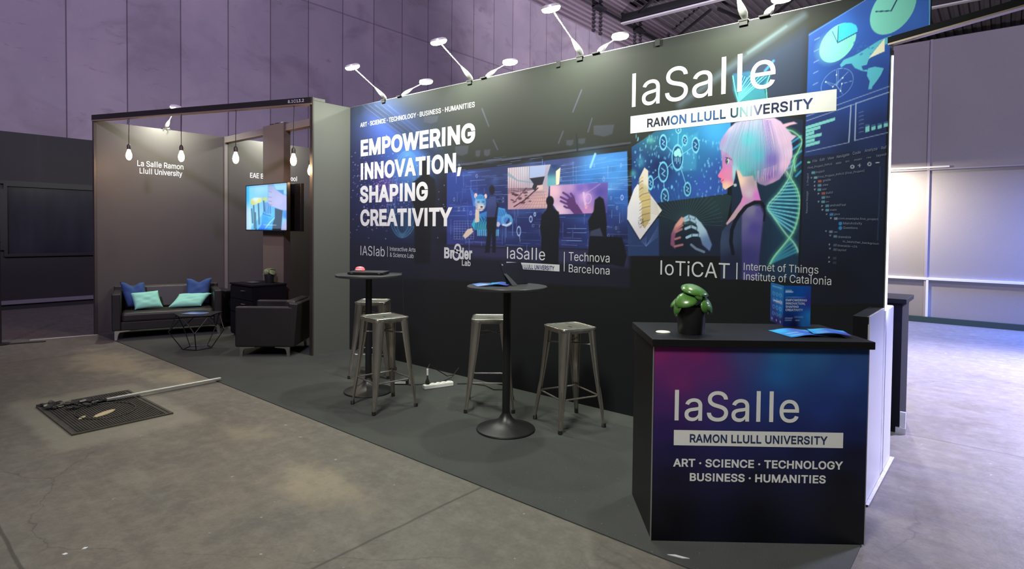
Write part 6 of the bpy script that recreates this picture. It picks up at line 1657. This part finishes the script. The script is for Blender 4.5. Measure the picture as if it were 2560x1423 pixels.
def standing_leaflet():
    fold = np.array((-0.915, 3.405)); l = np.array((-1.035, 3.585)); r = np.array((-0.80, 3.50))
    t = empty('standing_leaflet', (fold[0], fold[1], CT), 0, 'blue folded leaflet standing upright on the counter with the slogan printed on it', 'leaflet')
    h = 0.225; n = 40
    def side(p, pal, marks):
        v = p - fold
        S, Z = np.meshgrid(np.linspace(0, 1, n), np.linspace(0, h, n))
        P = np.stack([v[0] * S, v[1] * S, Z], -1)
        c = Canvas((S * 100).ravel(), ((1 - Z / h) * 100).ravel(), (20, 70, 150))
        c.poly([(-20, -20), (120, -20), (120, 120), (-20, 120)], pal, 1); marks(c)
        grid_mesh('printed_page', P, np.ones((n - 1, n - 1), bool), c.C, PAPER, t)
        nn = np.array((-v[1], v[0])) / np.linalg.norm(v); nn = nn if nn[1] > 0 else -nn
        P2 = P.copy(); P2[..., 0] += nn[0] * 0.0012; P2[..., 1] += nn[1] * 0.0012
        grid_mesh('page_back', P2[:, ::-1], np.ones((n - 1, n - 1), bool), np.full((n * n, 3), 0.12), PAPER, t)
    def lm(c):
        rr = np.random.default_rng(3)
        for k in range(3):
            for j in range(4): c.ring(22 + k * 26, 22 + j * 17 + 4, 8, 4, 2.2, (120, 190, 235), 0, 0.6)
        c.line([(15, 8), (85, 8)], 4, (120, 190, 235), 0.7, 2); c.line([(10, 42), (75, 44)], 3, (230, 220, 235), 0.85, 2); c.line([(10, 46), (60, 47)], 2, (230, 160, 180), 0.7, 2)
        for x in (20, 50, 85): c.ell(x, 92, 4, 3, (220, 220, 240), soft=2, alpha=0.7)
    def rm(c):
        c.line([(8, 12), (28, 12)], 2.5, (220, 230, 245), 0.9, 2); c.line([(8, 15), (34, 15)], 2.5, (220, 230, 245), 0.9, 2)
        c.line([(8, 29), (80, 27)], 1.2, (200, 215, 245), 0.6, 2)
        for x0, x1, y in ((8, 34, 79), (42, 72, 76), (8, 30, 84), (46, 60, 84)): c.line([(x0, y), (x1, y)], 2, (210, 220, 245), 0.7, 2)
    side(l, [(20, 10, (40, 120, 190)), (80, 10, (36, 110, 185)), (50, 40, (30, 110, 190)), (20, 60, (30, 120, 200)), (80, 70, (50, 60, 140)), (50, 95, (44, 34, 100)), (10, 90, (40, 40, 110))], lm)
    side(r, [(10, 10, (24, 96, 170)), (60, 12, (20, 88, 176)), (90, 40, (52, 60, 150)), (30, 45, (18, 74, 150)), (95, 75, (40, 130, 210)), (80, 90, (36, 110, 190)), (20, 80, (20, 40, 110)), (40, 98, (16, 22, 70))], rm)
    L = Lettering(); v = r - fold; nn = np.array((v[1], -v[0])) / np.linalg.norm(v) * 0.0006
    for s, z, w1 in (('EMPOWERING', 0.140, 0.86), ('INNOVATION,', 0.122, 0.80), ('SHAPING', 0.104, 0.56), ('CREATIVITY', 0.086, 0.72)):
        p0 = fold * 0 + v * 0.08 + nn; p1 = v * w1 + nn
        L.put(s, (p0[0], p0[1], z), (p1[0], p1[1], z), (p0[0], p0[1], z + 0.012), (p1[0], p1[1], z + 0.012), 0.02)
    L.build('slogan_lettering', K['letter_grey'], t)
standing_leaflet()
GF = 'leaflets lying on the counter'
leaflet_flat('leaflet', (-0.79, 3.215, CT), crz + 0.15, 0.21, 0.20, 'open bright blue leaflet lying on the counter before the standing one', PB, GF, 0.010)
leaflet_flat('leaflet', (-0.665, 3.285, CT + 0.012), crz - 0.25, 0.17, 0.15, 'violet leaflet overlapping the open blue one, near the black capping', PB[::-1], GF, 0.008)

# neighbouring black counter beyond the passage edge
t = empty('neighbour_counter', (-0.56, 5.23, 0), 0, 'tall black counter standing behind the white panels in the passage', 'counter')
MB().box((-0.9, 0.02, 0.0), (-0.02, 0.42, 0.985)).build('body', K['matte'], t, smooth=0)
MB().box((-0.94, -0.02, 0.985), (0.02, 0.46, 1.02)).build('counter_top', K['matte'], t, bevel=0.003)
MB().box((-0.02, 0.02, 0.0), (-0.008, 0.42, 0.985)).build('side_panel', K['matte'], t, smooth=0)
b = MB().prism([(-0.03, 0.0), (0.035, 0.0), (0.0, 0.02), (-0.03, 0.02)], 0.0, 0.045).box((-0.006, 0.02, 0.0), (0.03, 0.05, 0.16)); b.build('foot_bracket', K['alu'], t, smooth=0)

# paper scraps on the bare floor
GP_ = 'paper scraps on the concrete'
for (x, y, r_, lb) in ((-3.247, 0.702, 0.6, 'tiny torn paper scrap on the bare concrete, the lower of two'), (-3.238, 0.775, 1.2, 'tiny torn paper scrap on the bare concrete, the upper of two'), (-1.11, 2.53, 0.3, 'thin crumpled foil scrap at the foot of the front counter')):
    m_ = Matrix.Translation((x, y, 0.006 if y > 2.48 else 0)) @ Matrix.Rotation(r_, 4, 'Z')
    L_ = 0.012 if y < 2 else 0.05
    tag(MB().prism([(-L_, -0.006), (L_ * 0.4, -0.009), (L_, 0.002), (-L_ * 0.3, 0.008)], 0.0, 0.003, m_).build('paper_scrap', K['letter_grey'], smooth=0), lb, 'scrap', GP_ if y < 2 else None)
